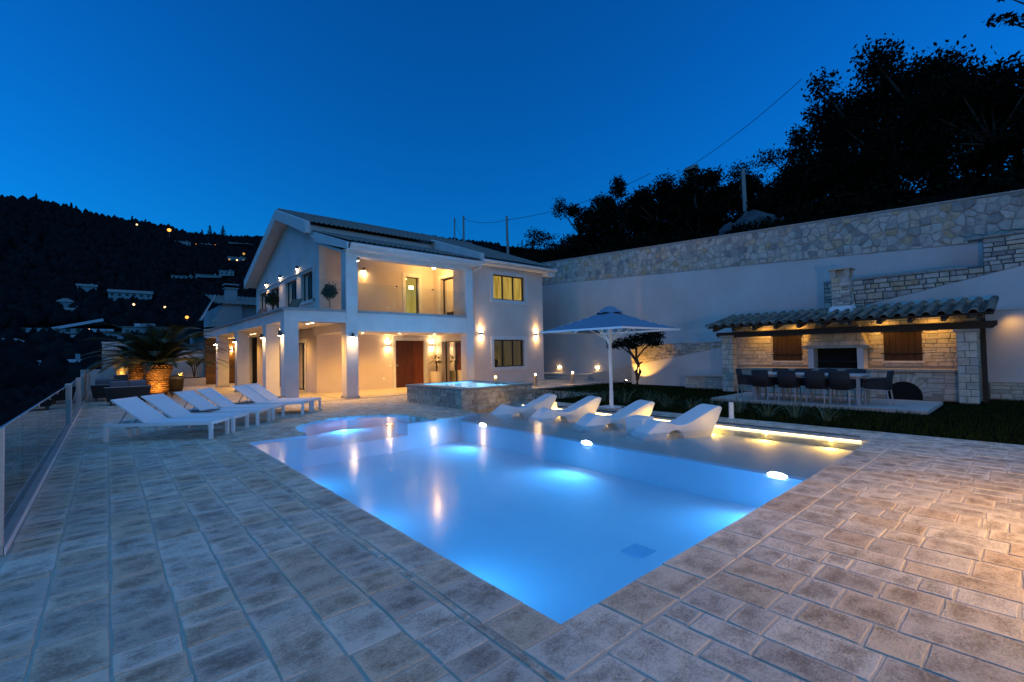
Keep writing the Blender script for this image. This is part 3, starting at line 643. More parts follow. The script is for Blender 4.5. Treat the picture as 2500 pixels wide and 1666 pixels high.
# ---- upper floor
gz = lambda y: 8.05-abs(y-23.66)*.37 if y > 19.2 else 6.4-(19.2-y)*.307
def gable(mb, x0, x1, ya, yb, zlo, off=0, step=None):
    mb.prism([(x0,ya,zlo),(x0,yb,zlo),(x0,yb,gz(yb)+off)] + ([(x0,23.66,gz(23.66)+off)] if ya < 23.66 < yb else []) + [(x0,ya,gz(ya)+off)], (x1-x0,0,0))
mb = MB(); wall_holes(mb, 'x', 6.55, 6.8, 19.4, 30.0, 3.0, 5.48, [(20.12,3.95,21.75,5.18),(22.4,3.05,24.2,5.12),(25.3,3.05,27.0,5.12),(27.75,3.05,29.3,5.12)]); gable(mb, 6.55, 6.8, 19.4, 30.0, 5.48, -.05); P(mb, 'gable_wall', 'plaster')
mb = MB(); mb.box(6.505, 6.548, 19.9, 29.75, 5.28, 5.46); mb.box(6.505, 6.548, 19.9, 20.08, 3.85, 5.28); mb.box(6.505, 6.548, 19.9, 21.9, 3.80, 3.93); P(mb, 'window_band', 'trim')
win('x', 6.55, 20.12, 21.75, 3.95, 5.18, 2, 0, 'curtain', name='window', depth=.12); win('x', 6.55, 22.4, 24.2, 3.05, 5.12, 2, 0, 'dimroom', name='sliding_door', depth=.12)
win('x', 6.55, 25.3, 27.0, 3.05, 5.12, 2, 0, 'curtain', name='sliding_door', depth=.12); win('x', 6.55, 27.75, 29.3, 3.05, 5.12, 2, 0, 'dimroom', name='sliding_door', depth=.12)
mb = MB(); wall_holes(mb, 'y', 19.4, 19.65, 6.8, 12.05, 3.0, 6.32, [(10.48,3.02,11.18,5.17)]); P(mb, 'wall', 'beige')
win('y', 19.4, 10.48, 11.18, 3.02, 5.17, 1, .16, 'room', sill=False, name='balcony_door', depth=.1)
mb = MB(); wall_holes(mb, 'x', 12.05, 12.3, 16.8, 19.4, 3.0, 5.9, [(17.05,3.02,18.85,5.1)]); P(mb, 'wall', 'beige')
sd = win('x', 12.05, 17.05, 18.85, 3.02, 5.1, 2, .16, 'room', sill=False, name='sliding_door')
m1 = MB(); m1.tube([(12.30,18.33,4.2),(12.285,18.33,4.2)], .34, 28); P(m1, 'round_mirror', 'mirror', sd)
m1 = MB(); m1.box(12.22, 12.34, 18.0, 18.6, 3.02, 3.5); P(m1, 'console', 'shutter', sd)
for dy in (-.05, .05): m1 = MB(); m1.tube([(12.2,17.72+dy,4.18),(12.2,17.72+dy,4.34)], .03, 8); P(m1, 'pendant_lamp', E['bulbsoft'], sd)
for dx in (-.07, .07): m1 = MB(); m1.tube([(10.85+dx,19.54,4.62),(10.85+dx,19.54,4.76)], .035, 8); P(m1, 'pendant_lamp', E['bulbsoft'])
# eave beam, balcony ceiling, gutters
mb = MB(); mb.box(6.263, 11.757, 15.86, 16.26, 5.05, 5.22); P(mb, 'eave_beam', 'plaster')
mb = MB(); mb.prism([(6.27,16.27,5.19),(6.27,19.4,6.15),(6.27,19.4,6.25),(6.27,16.27,5.29)], (5.78,0,0)); P(mb, 'balcony_ceiling', 'plaster')
mb = MB(); mb.box(6.22, 12.02, 15.50, 15.54, 5.22, 5.39); mb.box(6.22, 11.80, 15.54, 16.27, 5.21, 5.235); P(mb, 'fascia', 'trim')
mb = MB(); mb.tube([(6.3,15.45,5.37),(12.1,15.45,5.37)], .055, 8); g1 = P(mb, 'gutter', 'trim')
mb = MB(); mb.tube([(11.98,15.47,5.33),(11.98,15.55,5.22),(11.93,16.72,4.95),(11.93,16.74,4.7),(11.93,16.74,.05)], .045, 8); P(mb, 'downpipe', 'trim', g1)
# wing
mb = MB(); wall_holes(mb, 'y', 16.8, 17.05, 12.05, 16.92, 0, 5.72, [(13.63,4.05,15.66,5.24),(13.62,.84,15.55,2.14)]); P(mb, 'wing_wall', 'beige')
mb = MB(); mb.prism([(16.92,17.05,0),(16.92,31,0),(16.92,31,5.6),(16.92,23.66,8.25),(16.92,17.05,5.8)], (-.2,0,0)); P(mb, 'wing_wall', 'beige')
mb = MB(); mb.prism([(16.9,16.77,.0),(16.97,16.77,.0),(16.97,16.77,.1),(16.9,16.77,.1)], (0,.3,0)); mb.box(12.05, 16.93, 16.76, 16.798, 0, .09); P(mb, 'skirting', 'concrete')
win('y', 16.8, 13.63, 15.66, 4.05, 5.24, 3, .17, 'curtain', depth=.10)
lw = win('y', 16.8, 13.62, 15.55, .84, 2.14, 3, .17, 'dimroom', depth=.10)
m1 = MB(); m1.lathe([(.05,0),(.09,.16),(.09,.17)], (13.8,16.86,.84), 10); P(m1, 'flower_pot', 'shutter', lw)
link('pot_plant', leaves([(13.8,16.86,1.12,.10,.06,.11)], 120, .035, seed=77), M['leaf'], lw)
mb = MB(); mb.box(12.0, 17.5, 16.36, 16.40, 5.60, 5.74); mb.box(12.0, 17.5, 16.40, 16.8, 5.58, 5.602); P(mb, 'wing_fascia', 'trim')
mb = MB(); mb.tube([(12.1,16.30,5.72),(17.55,16.30,5.72)], .06, 8); P(mb, 'wing_gutter', 'trim')
mb = MB(); mb.box(16.93, 17.48, 16.42, 16.8, 5.42, 5.575); P(mb, 'eave_return', 'trim')
# ---- roofs: white slab edges and ribbed tiles
def slab(x0, x1, pts, th):     # pts: (y, z) top line
    mb = MB()
    for (ya, za), (yb, zb) in zip(pts, pts[1:]): mb.prism([(x0,ya,za),(x0,yb,zb),(x0,yb,zb-th),(x0,ya,za-th)], (x1-x0,0,0))
    return mb
RZ = 8.41
mb = slab(6.0, 17.4, [(30.3,5.92),(23.66,RZ)], .34); mb.prism([(6.001,23.66,RZ),(6.001,19.45,6.88),(6.001,19.45,6.50),(6.001,23.66,RZ-.34)], (6.2,0,0)); P(mb, 'roof_slab', 'trim')
mb = slab(12.2, 17.4, [(23.66,RZ),(16.42,5.78)], .20); P(mb, 'roof_slab', 'trim')
mb = slab(6.2, 12.0, [(19.45,6.52),(15.54,5.37)], .13); mb.prism([(6.19,19.0,6.50),(6.19,15.5,5.42),(6.19,15.5,5.18),(6.19,19.0,6.10)], (.09,0,0)); P(mb, 'roof_slab', 'trim')
mb = MB(); mb.prism([(11.95,15.55,5.38),(11.95,19.5,6.70),(11.95,19.5,7.15),(11.95,15.55,5.80)], (.22,0,0)); P(mb, 'verge_parapet', 'plaster')
mb = MB(); mb.prism([(5.98,30.35,5.99),(5.98,23.66,8.50),(5.98,23.66,8.02),(5.98,30.35,5.52)], (.20,0,0)); mb.prism([(5.98,23.66,8.50),(5.98,19.3,6.98),(5.98,19.3,6.52),(5.98,23.66,8.02)], (.20,0,0)); P(mb, 'verge', 'trim')
mb = MB(); mb.prism([(17.4,23.66,8.52),(17.4,16.38,5.87),(17.4,16.38,5.72),(17.4,23.66,8.35)], (.12,0,0)); P(mb, 'verge', 'trim')
def tiles(x0, x1, ya, za, yb, zb, pitch=.20, course=.34, amp=.036, lift=.03):
    """ribbed tile field from eave (ya, za) up to (yb, zb): rolls along the slope, a step at each course"""
    L = math.hypot(yb-ya, zb-za); dy, dz = (yb-ya)/L, (zb-za)/L; ny, nz = -dz, dy
    if nz < 0: ny, nz = -ny, -nz
    nx = int((x1-x0)/pitch*6); xs = x0+np.arange(nx+1)*(x1-x0)/nx; ph = (xs-x0)/pitch*2*math.pi
    prof = np.maximum(np.sin(ph), -.35)*amp; rows = []
    nc = int(L/course)
    for k in range(nc+1):
        for e, up in ((0.0, .028), (course*.98, 0.0)):
            s = min(k*course+e, L); o = lift+prof+up
            rows.append(np.stack([xs, np.full(nx+1, ya+dy*s)+ny*o, np.full(nx+1, za+dz*s)+nz*o], 1))
    v = np.concatenate(rows); m = len(rows); i = np.arange(nx); f = []
    for r in range(m-1): f.append(np.stack([r*(nx+1)+i, r*(nx+1)+i+1, (r+1)*(nx+1)+i+1, (r+1)*(nx+1)+i], 1))
    return np_mesh('tiles', v, np.concatenate(f))
link('roof_tiles', tiles(6.25, 12.15, 19.2, 6.90, 23.66, RZ+.05), M['darktile'], villa, 'stuff'); link('roof_tiles', tiles(12.2, 17.38, 16.3, 5.80, 23.66, RZ+.05), M['darktile'], villa, 'stuff')
link('roof_tiles', tiles(6.30, 11.94, 15.42, 5.42, 19.6, 6.66), M['darktile'], villa, 'stuff'); link('roof_tiles', tiles(6.25, 17.38, 30.4, 5.95, 23.66, RZ+.05), M['darktile'], villa, 'stuff')
mb = MB()
for k in range(38): mb.tube([(6.1+k*.3,23.66,RZ+.09),(6.42+k*.3,23.66,RZ+.115)], [.10,.085], 8)
P(mb, 'ridge_tiles', 'darktile', kind='stuff')
# recessed ceiling lights
for (x, y, z) in ((5.33,16.99,2.66),(5.33,16.49,2.66),(5.35,20.7,2.66),(5.38,25.0,2.66),(5.38,25.7,2.66),(5.38,29.2,2.66),(7.6,17.6,2.40),(9.2,17.6,2.40),(10.9,17.6,2.40)):
    m1 = MB(); m1.tube([(x,y,z-.004),(x,y,z+.01)], .055, 14); d = P(m1, 'ceiling_light', E['bulbsoft'])
    lamp('SPOT', 'ceiling_spot', (x,y,z-.03), (x,y,0), 33, WARM, .05, 150, .8, d)
lamp('POINT', 'balcony_ceiling_glow', (11.3,18.2,5.35), None, 13, WARM, .08, parent=villa)
m1 = MB(); m1.lathe([(.0,0),(.07,.02),(.09,.06),(.09,.10)], (11.3,18.2,5.42), 14); P(m1, 'balcony_lamp', E['bulbmid'])

# ---- wall lamps: small cylinders throwing light down (or up and down)
def wall_lamp(x, y, z, face, label, updown=False, power=2.6, up=None):
    dx, dy = face; c = (x+dx*.075, y+dy*.075)
    t = thing('wall_lamp', label, 'wall lamp', (x, y, z), group='cylinder wall lamps on the villa')
    m1 = MB(); m1.tube([(c[0],c[1],z-.075),(c[0],c[1],z+.075)], .045, 14); m1.build('body', M['lampbody'], t)
    m1 = MB(); m1.bar((x+dx*.002,y+dy*.002,z), (x+dx*.05,y+dy*.05,z), .05); m1.build('bracket', M['lampbody'], t)
    m1 = MB(); m1.tube([(c[0],c[1],z-.082),(c[0],c[1],z-.076)], .038, 12); m1.build('lens', E['bulb'], t)
    lamp('SPOT', 'down_beam', (c[0],c[1],z-.10), (c[0]-dx*.05,c[1]-dy*.05,z-1.2), power*2.2, WARM, .02, 74, 1.0, t)
    if updown:
        m1 = MB(); m1.tube([(c[0],c[1],z+.076),(c[0],c[1],z+.082)], .038, 12); m1.build('lens', E['bulb'], t)
        lamp('SPOT', 'up_beam', (c[0],c[1],z+.10), (c[0]-dx*.05,c[1]-dy*.05,z+1.2), (up or power)*1.9, WARM, .02, 60, 1.0, t)
wall_lamp(4.25, 16.07, 2.27, (-1,0), 'small wall lamp on the nearest corner column of the colonnade')
wall_lamp(4.25, 18.37, 2.27, (-1,0), 'small wall lamp on the second column from the villa corner')
wall_lamp(4.25, 23.17, 2.27, (-1,0), 'small wall lamp on the third column from the villa corner')
wall_lamp(4.25, 27.87, 2.27, (-1,0), 'small wall lamp on the farthest column by the timber cladding')
wall_lamp(6.47, 15.85, 2.22, (0,-1), 'wall lamp on the tall column between colonnade and entrance porch', power=4.5)
wall_lamp(9.50, 19.3, 1.95, (0,-1), 'up and down wall lamp left of the mahogany front door', True)
wall_lamp(11.78, 19.3, 1.95, (0,-1), 'up and down wall lamp above the potted palm', True)
wall_lamp(12.86, 16.8, 2.40, (0,-1), 'up and down lamp between downpipe and wing windows', True, 3.2, 5)
wall_lamp(16.38, 16.8, 2.42, (0,-1), 'up and down lamp near the right corner of the wing', True, 3.2, 5)
wall_lamp(6.55, 22.1, 5.56, (-1,0), 'upper wall lamp nearest the gable corner window', power=4)
wall_lamp(6.55, 24.85, 5.53, (-1,0), 'upper wall lamp in the middle of the gable wall', power=4)
wall_lamp(6.55, 27.5, 5.50, (-1,0), 'upper wall lamp at the far end of the gable wall', power=4)
wall_lamp(8.45, 19.4, 5.28, (0,-1), 'wall lamp on the beige back wall of the balcony', power=3.4)
wall_lamp(6.71, 16.08, 5.0, (1,0), 'wall lamp on the inner face of the tall column, upstairs', power=1.2)

# ---- timber clad end wall with its lamp
cl = thing('timber_wall', 'dark timber cladding wall closing the end of the colonnade', 'timber wall', (5.3, 31.5, 0))
m1 = MB(); m1.box(4.2, 8.2, 31.44, 31.5, 0, 2.72); m1.build('backing', M['darkwood'], cl)
for k in range(14):
    for (a, b) in ((4.22,5.85),(5.87,6.38)): m1 = MB(); m1.stone([(a,.0+k*.194+.004),(b,k*.194+.004),(b,k*.194+.188),(a,k*.194+.188)], (0,31.44,0), (1,0,0), (0,0,1), (0,-1,0), random.uniform(.018,.026), .004); m1.build('plank', M['cladding'], cl)
m1 = MB(); m1.box(6.40, 6.62, 31.40, 31.436, 0, 2.70); m1.build('post', M['trim'], cl)
m1 = MB(); m1.box(6.63, 7.9, 31.40, 31.436, .02, 2.66); m1.build('dark_door', M['frame'], cl)
wall_lamp(5.52, 31.42, 2.0, (0,-1), 'up and down wall lamp on the timber cladding', True, 2.2)

# ---- balcony furniture and plants
def topiary(x, y, z, label):
    t = thing('topiary', label, 'potted plant', (x, y, z), group='ball topiaries on the terrace')
    m1 = MB(); m1.lathe([(.15,0),(.24,.30),(.25,.34),(.22,.34),(.21,.30)], (x,y,z), 18); m1.build('pot', M['pot'], t)
    m1 = MB(); m1.tube([(x,y,z+.3),(x+.01,y,z+.55),(x,y,z+.82)], .018, 6); m1.build('stem', M['bark'], t)
    link('foliage', leaves([(x,y,z+1.0,.27,.27,.28)], 1500, .045, seed=int(x*10)), M['leaf'], t)
topiary(6.47, 18.0, 3.0, 'ball topiary in a low pot in the corner behind the tall column'); topiary(5.3, 21.5, 3.0, 'ball topiary in front of the upstairs windows on the terrace')
def sling_chair(x, y, rz, label):
    t = thing('lounge_chair', label, 'chair', (x, y, 3.0), rz, group='bronze sling chairs on the terrace'); I = MB()
    pr = [(-.75,.95),(-.45,.45),(-.2,.30),(.25,.36),(.6,.22)]
    vs = []; 
    for (u, z) in pr: vs += [(u,-.3,z),(u,.3,z)]
    I.add(vs, [(2*k,2*k+2,2*k+3,2*k+1) for k in range(4)]); o = link('sling', I.mesh('sling'), M['copper']); o.parent = t
    J = MB()
    for s in (-.32,.32): J.tube([(-.75,s,.95),(-.45,s,.45),(-.2,s,.30),(.25,s,.36),(.6,s,.22)], .018, 6); J.tube([(-.45,s,.45),(-.2,s,.0),(.5,s,.0),(.25,s,.36)], .015, 6)
    o = link('frame', J.mesh('frame'), M['frame']); o.parent = t
sling_chair(5.35, 20.3, R(200), 'bronze sling chair nearest the corner window upstairs'); sling_chair(5.2, 25.2, R(200), 'bronze sling chair further along the upstairs terrace')
# potted palm by the door
t = thing('potted_palm', 'small fan palm in a tall cream planter beside the front door', 'potted plant', (12.0-.28, 18.85, 0))
m1 = MB(); m1.lathe([(.20,.0),(.27,.2),(.30,.62),(.30,.70),(.27,.70),(.26,.6)], (11.7,18.75,0), 22); m1.build('planter', M['pot'], t)
m1 = MB(); m1.tube([(11.7,18.75,.6),(11.72,18.75,.9),(11.7,18.75,1.2)], [.06,.05,.05], 8); m1.build('trunk', M['bark'], t)
rp = random.Random(5); vs = []; fs = []; rn = []
for k in range(30):
    a = rp.uniform(0, 6.28); e = rp.uniform(-.25, 1.1); L = rp.uniform(.40, .58); d = Vector((math.cos(a)*math.cos(e), math.sin(a)*math.cos(e), math.sin(e))); o = Vector((11.7,18.75,1.2)); tip = o+d*L*.55
    for q in range(11):
        b = a+(q-5)*.16; e2 = e-.25; dd = Vector((math.cos(b)*math.cos(e2), math.sin(b)*math.cos(e2), math.sin(e2)))*L*.65; pp = dd.cross(Vector((0,0,1))).normalized()*.012
        i = len(vs); vs += [o+d*L*.3-pp*.4, o+d*L*.3+pp*.4, tip+dd+Vector((0,0,-.04))]; fs.append((i,i+1,i+2)); rn += [rp.random()]*3
m1 = MB(); m1.v = [tuple(v) for v in vs]; m1.f = fs; m1.rnd = rn; m1.has = True; m1.build('fronds', M['grass'], t)

# ================================================================ GARDEN WALLS
# ---- big retaining wall: plaster below, irregular stones above
rw = thing('retaining_wall', 'long white retaining wall with a band of irregular stones along its top', 'retaining wall', (20.2, 8, 0))
wt = lambda y: 5.92+.051*y; wb = lambda y: 4.52+.054*y
mb = MB(); mb.prism([(20.0,-14,-.3),(20.0,42,-.3),(20.0,42,wb(42)),(20.0,-14,wb(-14))], (.38,0,0)); mb.build('plaster_face', M['garden_wall'], rw)
mb = MB(); mb.prism([(20.005,-14,wb(-14)),(20.005,42,wb(42)),(20.005,42,wt(42)),(20.005,-14,wt(-14))], (.38,0,0)); mb.build('mortar_bed', M['mortar'], rw)
def voronoi(u0, u1, v0, v1, cell, rng):
    nu, nv = int((u1-u0)/cell), max(3, int((v1-v0)/cell)); pts = []
    for i in range(-1, nu+1):
        for j in range(-1, nv+1): pts.append((u0+(i+.5+rng.uniform(-.42,.42))*(u1-u0)/nu, v0+(j+.5+rng.uniform(-.42,.42))*(v1-v0)/nv))
    out = []
    for p in pts:
        c = [(p[0]-1.2*cell,p[1]-1.2*cell),(p[0]+1.2*cell,p[1]-1.2*cell),(p[0]+1.2*cell,p[1]+1.2*cell),(p[0]-1.2*cell,p[1]+1.2*cell)]
        for q in pts:
            if q is p or abs(q[0]-p[0]) > 2.6*cell or abs(q[1]-p[1]) > 2.6*cell: continue
            a, b = q[0]-p[0], q[1]-p[1]; c = clip(c, a, b, (q[0]**2+q[1]**2-p[0]**2-p[1]**2)/2)
            if len(c) < 3: break
        if len(c) >= 3: out.append(c)
    return out
rv = random.Random(11); st = []
for c in voronoi(-2.0, 20.4, 4.3, 7.1, .26, rv):     # u = y, v = z
    c = clip(c, -.051, 1, 5.92-.03)
    c = clip(c, .054, -1, -4.52-.02) if len(c) >= 3 else c
    if len(c) < 3: continue
    c = shrink(c, rv.uniform(.010, .020))
    if len(c) >= 3 and area(c) > .006: st.append([(a+rv.uniform(-.008,.008), b+rv.uniform(-.008,.008)) for a, b in c])
st.sort(key=lambda p: -area(p)/(20**2+p[0][0]**2)**.5)
rest = MB()
for i, p in enumerate(st):
    q = [(a, b) for a, b in p]
    mb = MB() if i < 300 else rest
    mb.stone(q, (20.005,0,0), (0,1,0), (0,0,1), (-1,0,0), rv.uniform(.004,.045), .018, rnd=rv.random())
    if i < 300: mb.build('stone', M['wallstone'], rw)
if rest.v: rest.build('small_stones', M['wallstone'], rw, kind='stuff')
mb = MB(); mb.prism([(19.97,-14,wt(-14)+.002),(19.97,42,wt(42)+.002),(19.97,42,wt(42)+.05),(19.97,-14,wt(-14)+.05)], (.45,0,0)); mb.build('coping', M['mortar'], rw)
for k, y in enumerate((18.55, 15.78)):
    t = thing('floor_light', ['recessed step light in the white wall just beside the villa', 'recessed step light in the white wall behind the umbrella edge'][k], 'wall light', (20.0, y, .62), group='recessed lights in the retaining wall')
    m1 = MB(); m1.box(19.975, 19.998, y-.09, y+.09, .59, .65); m1.build('lens', E['bulbmid'], t)
    lamp('AREA', 'glow', (19.9, y, .62), (19.6, y, .2), .25, WARM, .15, parent=t); lamp('POINT', 'halo', (19.86, y, .66), None, .09, WARM, .03, parent=t)
# ---- stepped stone-topped wall to the right, behind the barbecue
sw = thing('ramp_wall', 'stepped wall of squared blue grey stones rising behind the barbecue chimney', 'garden wall', (19.1, 2, 0))
zt_ = lambda y: 3.80 if y > .95 else 4.64
zb_ = lambda y: 2.74+(4.35-y)*.22
mb = MB(); mb.prism([(19.0,-6,-.2),(19.0,7.6,-.2),(19.0,7.6,2.0),(19.0,4.35,zb_(4.35)),(19.0,-6,zb_(-6))], (.4,0,0)); mb.build('plaster_face', M['garden_wall'], sw)
mb = MB(); mb.prism([(19.01,.95,zb_(.95)),(19.01,4.9,2.62),(19.01,4.9,3.76),(19.01,.95,3.76)], (.36,0,0)); mb.prism([(19.01,-5,zb_(-5)),(19.01,.95,zb_(.95)),(19.01,.95,4.58),(19.01,-5,4.58)], (.36,0,0)); mb.build('joint_bed', M['darkjoint'], sw)
pl = ashlar(.95, 4.9, 2.5, 3.72, (.10,.22), (.14,.42), .012, cuts=[(-.22,-1,-(2.74+4.35*.22)-.01)]) + ashlar(-1.2, .95, 2.9, 4.54, (.10,.24), (.16,.46), .012, cuts=[(-.22,-1,-(2.74+4.35*.22)-.01)])
place_stones(pl, 'stone', M['wallstone'], sw, (19.01,0,0), (0,1,0), (0,0,1), (-1,0,0), (.006,.035), .016)
y = -1.2
while y < 4.9:
    l = random.uniform(.26, .42); z = 3.725 if y >= .95 else 4.545
    m1 = MB(); m1.box(18.96, 19.38, y+.008, min(y+l, 4.9)-.008, z, z+.07+random.uniform(0,.012)); m1.build('coping_stone', M['mosaic'], sw); y += l
lowr = thing('lower_wall', 'low white plaster wall to the right of the barbecue shelter', 'garden wall', (18.3, -1, 0))
mb = MB(); mb.box(18.3, 18.62, -6, 1.3, -.2, 2.42); mb.build('plaster_face', M['garden_wall'], lowr); mb = MB(); mb.box(18.28, 18.64, -6, 1.3, 2.423, 2.46); mb.build('coping', M['trim'], lowr)
mb = MB(); mb.box(18.15, 18.30, -6, .9, -.2, .46); mb.build('stone_foot', M['tanjoint'], lowr)
for p in ashlar(-3, .9, 0, .44, (.11,.16), (.2,.4), .01): m1 = MB(); m1.stone(p, (18.15,0,0), (0,1,0), (0,0,1), (-1,0,0), .012, .012); m1.build('stone', M['ashlar'], lowr)
# ---- wall behind the little tree: rough stone above a slanting plaster line
tw = thing('tree_wall', 'white garden wall with rough stone top behind the small tree', 'garden wall', (18.5, 10.4, 0))
mb = MB(); mb.prism([(18.0,7.4,-.2),(18.0,12.25,-.2),(18.0,12.25,.80),(18.0,7.4,1.70)], (.5,0,0)); mb.build('plaster_face', M['garden_wall'], tw)
mb = MB(); mb.prism([(18.012,7.4,1.70),(18.012,12.25,.80),(18.012,12.25,1.76),(18.012,7.4,1.80)], (.48,0,0)); mb.build('joint_bed', M['tanjoint'], tw)
pl = ashlar(7.4, 12.25, .8, 1.78, (.05,.11), (.12,.34), .006, cuts=[(-.1856,-1,-(1.70+7.4*.1856)-.005)])
place_stones(pl, 'stone', M['wallstone'], tw, (18.012,0,0), (0,1,0), (0,0,1), (-1,0,0), (.004,.04), .014, limit=220)
lb = thing('low_planter_wall', 'low stone wall with a coping just left of the barbecue shelter', 'garden wall', (17.2, 8.3, 0))
mb = MB(); mb.box(17.22, 17.9, 7.46, 9.25, -.1, .44); mb.build('core', M['tanjoint'], lb)
for p in ashlar(7.46, 9.25, .0, .43, (.10,.16), (.18,.4), .008): m1 = MB(); m1.stone(p, (17.22,0,0), (0,1,0), (0,0,1), (-1,0,0), .015, .012); m1.build('stone', M['ashlar'], lb)
mb = MB(); mb.box(17.15, 17.95, 7.42, 9.30, .442, .50); mb.build('coping', M['concrete'], lb)

# ================================================================ BARBECUE SHELTER
bq = thing('barbecue_shelter', 'stone barbecue shelter with tiled roof, shutters and chimney', 'barbecue shelter', (17.0, 4.2, 0))
YL, YR, XB, XF = 7.40, 1.02, 17.55, 16.45
def pillar(y0, y1, top, label=None):
    mb = MB(); mb.box(XF+.012, XF+.36, y0+.012, y1-.012, -.05, top); p = mb.build('pillar', M['darkjoint'], bq)
    z = 0; k = 0
    while z < top-.02:
        h = random.uniform(.15, .23); h = top-z if z+h > top-.1 else h; c = y0+(y1-y0)*(.38 if k % 2 else .6); k += 1
        for a, b in ((y0, c), (c, y1)):
            m1 = MB(); m1.stone([(a+.006,z+.006),(b-.006,z+.006),(b-.006,z+h-.006),(a+.006,z+h-.006)], (XF+.012,0,0), (0,1,0), (0,0,1), (-1,0,0), .016, .012); m1.build('stone', M['ashlar'], p)
        for yy, N in ((y1-.012, (0,1,0)), (y0+.012, (0,-1,0))):
            m1 = MB(); m1.stone([(XF+.004,z+.006),(XF+.36,z+.006),(XF+.36,z+h-.006),(XF+.004,z+h-.006)], (0,yy,0), (1,0,0), (0,0,1), N, .014, .012); m1.build('stone', M['ashlar'], p)
        z += h
    m1 = MB(); m1.box(XF-.05, XF+.4, y0-.05, y1+.05, top, top+.07); m1.build('cap', M['ashlar'], p)
pillar(7.04, 7.42, 1.90); pillar(1.00, 1.37, 1.82)
# back wall with stones, counter, shutters, fireplace
mb = MB(); mb.box(XB, XB+.3, .9, 7.5, -.1, 2.7); bw = mb.build('back_wall', M['tanjoint'], bq)
holes = [(5.22,1.0,6.10,2.02),(2.18,1.0,3.04,2.02),(3.4,.82,5.0,2.6)]
for p in ashlar(1.0, 7.35, .90, 2.55, (.09,.17), (.14,.36), .007, holes=holes): m1 = MB(); m1.stone(p, (XB,0,0), (0,1,0), (0,0,1), (-1,0,0), random.uniform(.010,.022), .012); m1.build('stone', M['ashlar'], bw)
mb = MB(); mb.box(16.95, XB-.003, 1.38, 7.03, -.1, .76); ct = mb.build('counter', M['tanjoint'], bq)
ac, ar = 2.53, .41
def outside_arch(p):
    cx = sum(a for a, b in p)/len(p); cz = sum(b for a, b in p)/len(p); return math.hypot(cx-ac, cz-.08) > ar+.27
for p in ashlar(1.38, 7.03, 0, .75, (.10,.17), (.16,.4), .008):
    if outside_arch(p): m1 = MB(); m1.stone(p, (16.95,0,0), (0,1,0), (0,0,1), (-1,0,0), random.uniform(.008,.02), .012); m1.build('stone', M['ashlar'], ct)
for k in range(13):
    a0, a1 = math.pi*k/13+.012, math.pi*(k+1)/13-.012; p = [(ac+ar*math.cos(a0),.08+ar*math.sin(a0)),(ac+(ar+.20)*math.cos(a0),.08+(ar+.20)*math.sin(a0)),(ac+(ar+.20)*math.cos(a1),.08+(ar+.20)*math.sin(a1)),(ac+ar*math.cos(a1),.08+ar*math.sin(a1))]
    m1 = MB(); m1.stone(p, (16.95,0,0), (0,1,0), (0,0,1), (-1,0,0), .024, .012); m1.build('arch_stone', M['ashlar'], ct)
mb = MB(); mb.prism([(16.945,ac+.40*math.cos(math.pi*k/16),.08+.40*math.sin(math.pi*k/16)) for k in range(17)] + [(16.945,ac-.40,-.02),(16.945,ac+.40,-.02)], (.012,0,0)); mb.build('wood_store_opening', M['black'], ct)  # flat black sheet standing in for the shade inside the arch
y = 1.36
while y < 7.05:
    l = random.uniform(.7, 1.0); m1 = MB(); m1.box(16.88, XB-.004, y+.003, min(y+l,7.06)-.003, .762, .83); m1.build('counter_slab', M['ashlar'], ct); y += l
# shutters
for (a, b) in ((5.22,6.10),(2.18,3.04)):
    m1 = MB(); m1.box(XB-.06, XB+.05, a-.04, b+.04, 1.0, 1.05); sh = m1.build('shutter_sill', M['trim'], bq)
    for q in range(2):
        for s in range(3):
            y0 = a+(b-a)*(q*3+s)/6; m1 = MB(); m1.stone([(y0+.003,1.07),(y0+(b-a)/6-.003,1.07),(y0+(b-a)/6-.003,2.02),(y0+.003,2.02)], (XB-.012,0,0), (0,1,0), (0,0,1), (-1,0,0), .026, .004); m1.build('shutter_plank', M['shutter'], sh)
    for z in (1.25, 1.90): m1 = MB(); m1.box(XB-.052, XB-.040, a-.05, b+.05, z, z+.03); m1.build('hinge_strap', M['black'], sh)
# fireplace and hood
mb = MB(); mb.box(17.02, XB-.005, 3.44, 3.60, .832, 1.46); mb.box(17.02, XB-.005, 4.74, 4.90, .832, 1.46); fp = mb.build('fireplace', M['trim'], bq)
mb = MB(); mb.box(16.96, XB-.006, 3.28, 5.04, 1.462, 1.54); mb.build('mantel', M['ashlar'], fp)
mb = MB(); mb.box(17.45, XB-.004, 3.60, 4.74, .832, 1.46); mb.build('firebox', M['black'], fp)
mb = MB()
for k in range(9): mb.box(17.06, 17.42, 3.70+k*.115, 3.715+k*.115, 1.04, 1.055)
mb.build('grill_bars', M['metal'], fp)
hp = [(17.06,3.36,1.542),(17.06,4.96,1.542),(17.30,4.56,2.62),(17.30,3.74,2.62)]
mb = MB(); mb.add(hp+[(XB,3.36,1.542),(XB,4.96,1.542),(XB,4.56,2.62),(XB,3.74,2.62)], [(0,3,2,1),(0,4,7,3),(1,2,6,5),(4,5,6,7)]); mb.build('hood', M['tanjoint'], fp)
U = Vector((0,1,0)); V = (Vector((17.30,0,2.62))-Vector((17.06,0,1.542))).normalized(); N = Vector((-V.z,0,V.x)); LV = 1.10
for p in ashlar(3.36, 4.96, 0.0, LV, (.12,.2), (.16,.36), .008, cuts=[(-1,.38/LV,-3.36-.01),(1,.40/LV,4.96-.01)]): m1 = MB(); m1.stone(p, Vector((17.06,0,1.542)), U, V, N, .014, .012); m1.build('hood_stone', M['ashlar'], fp)
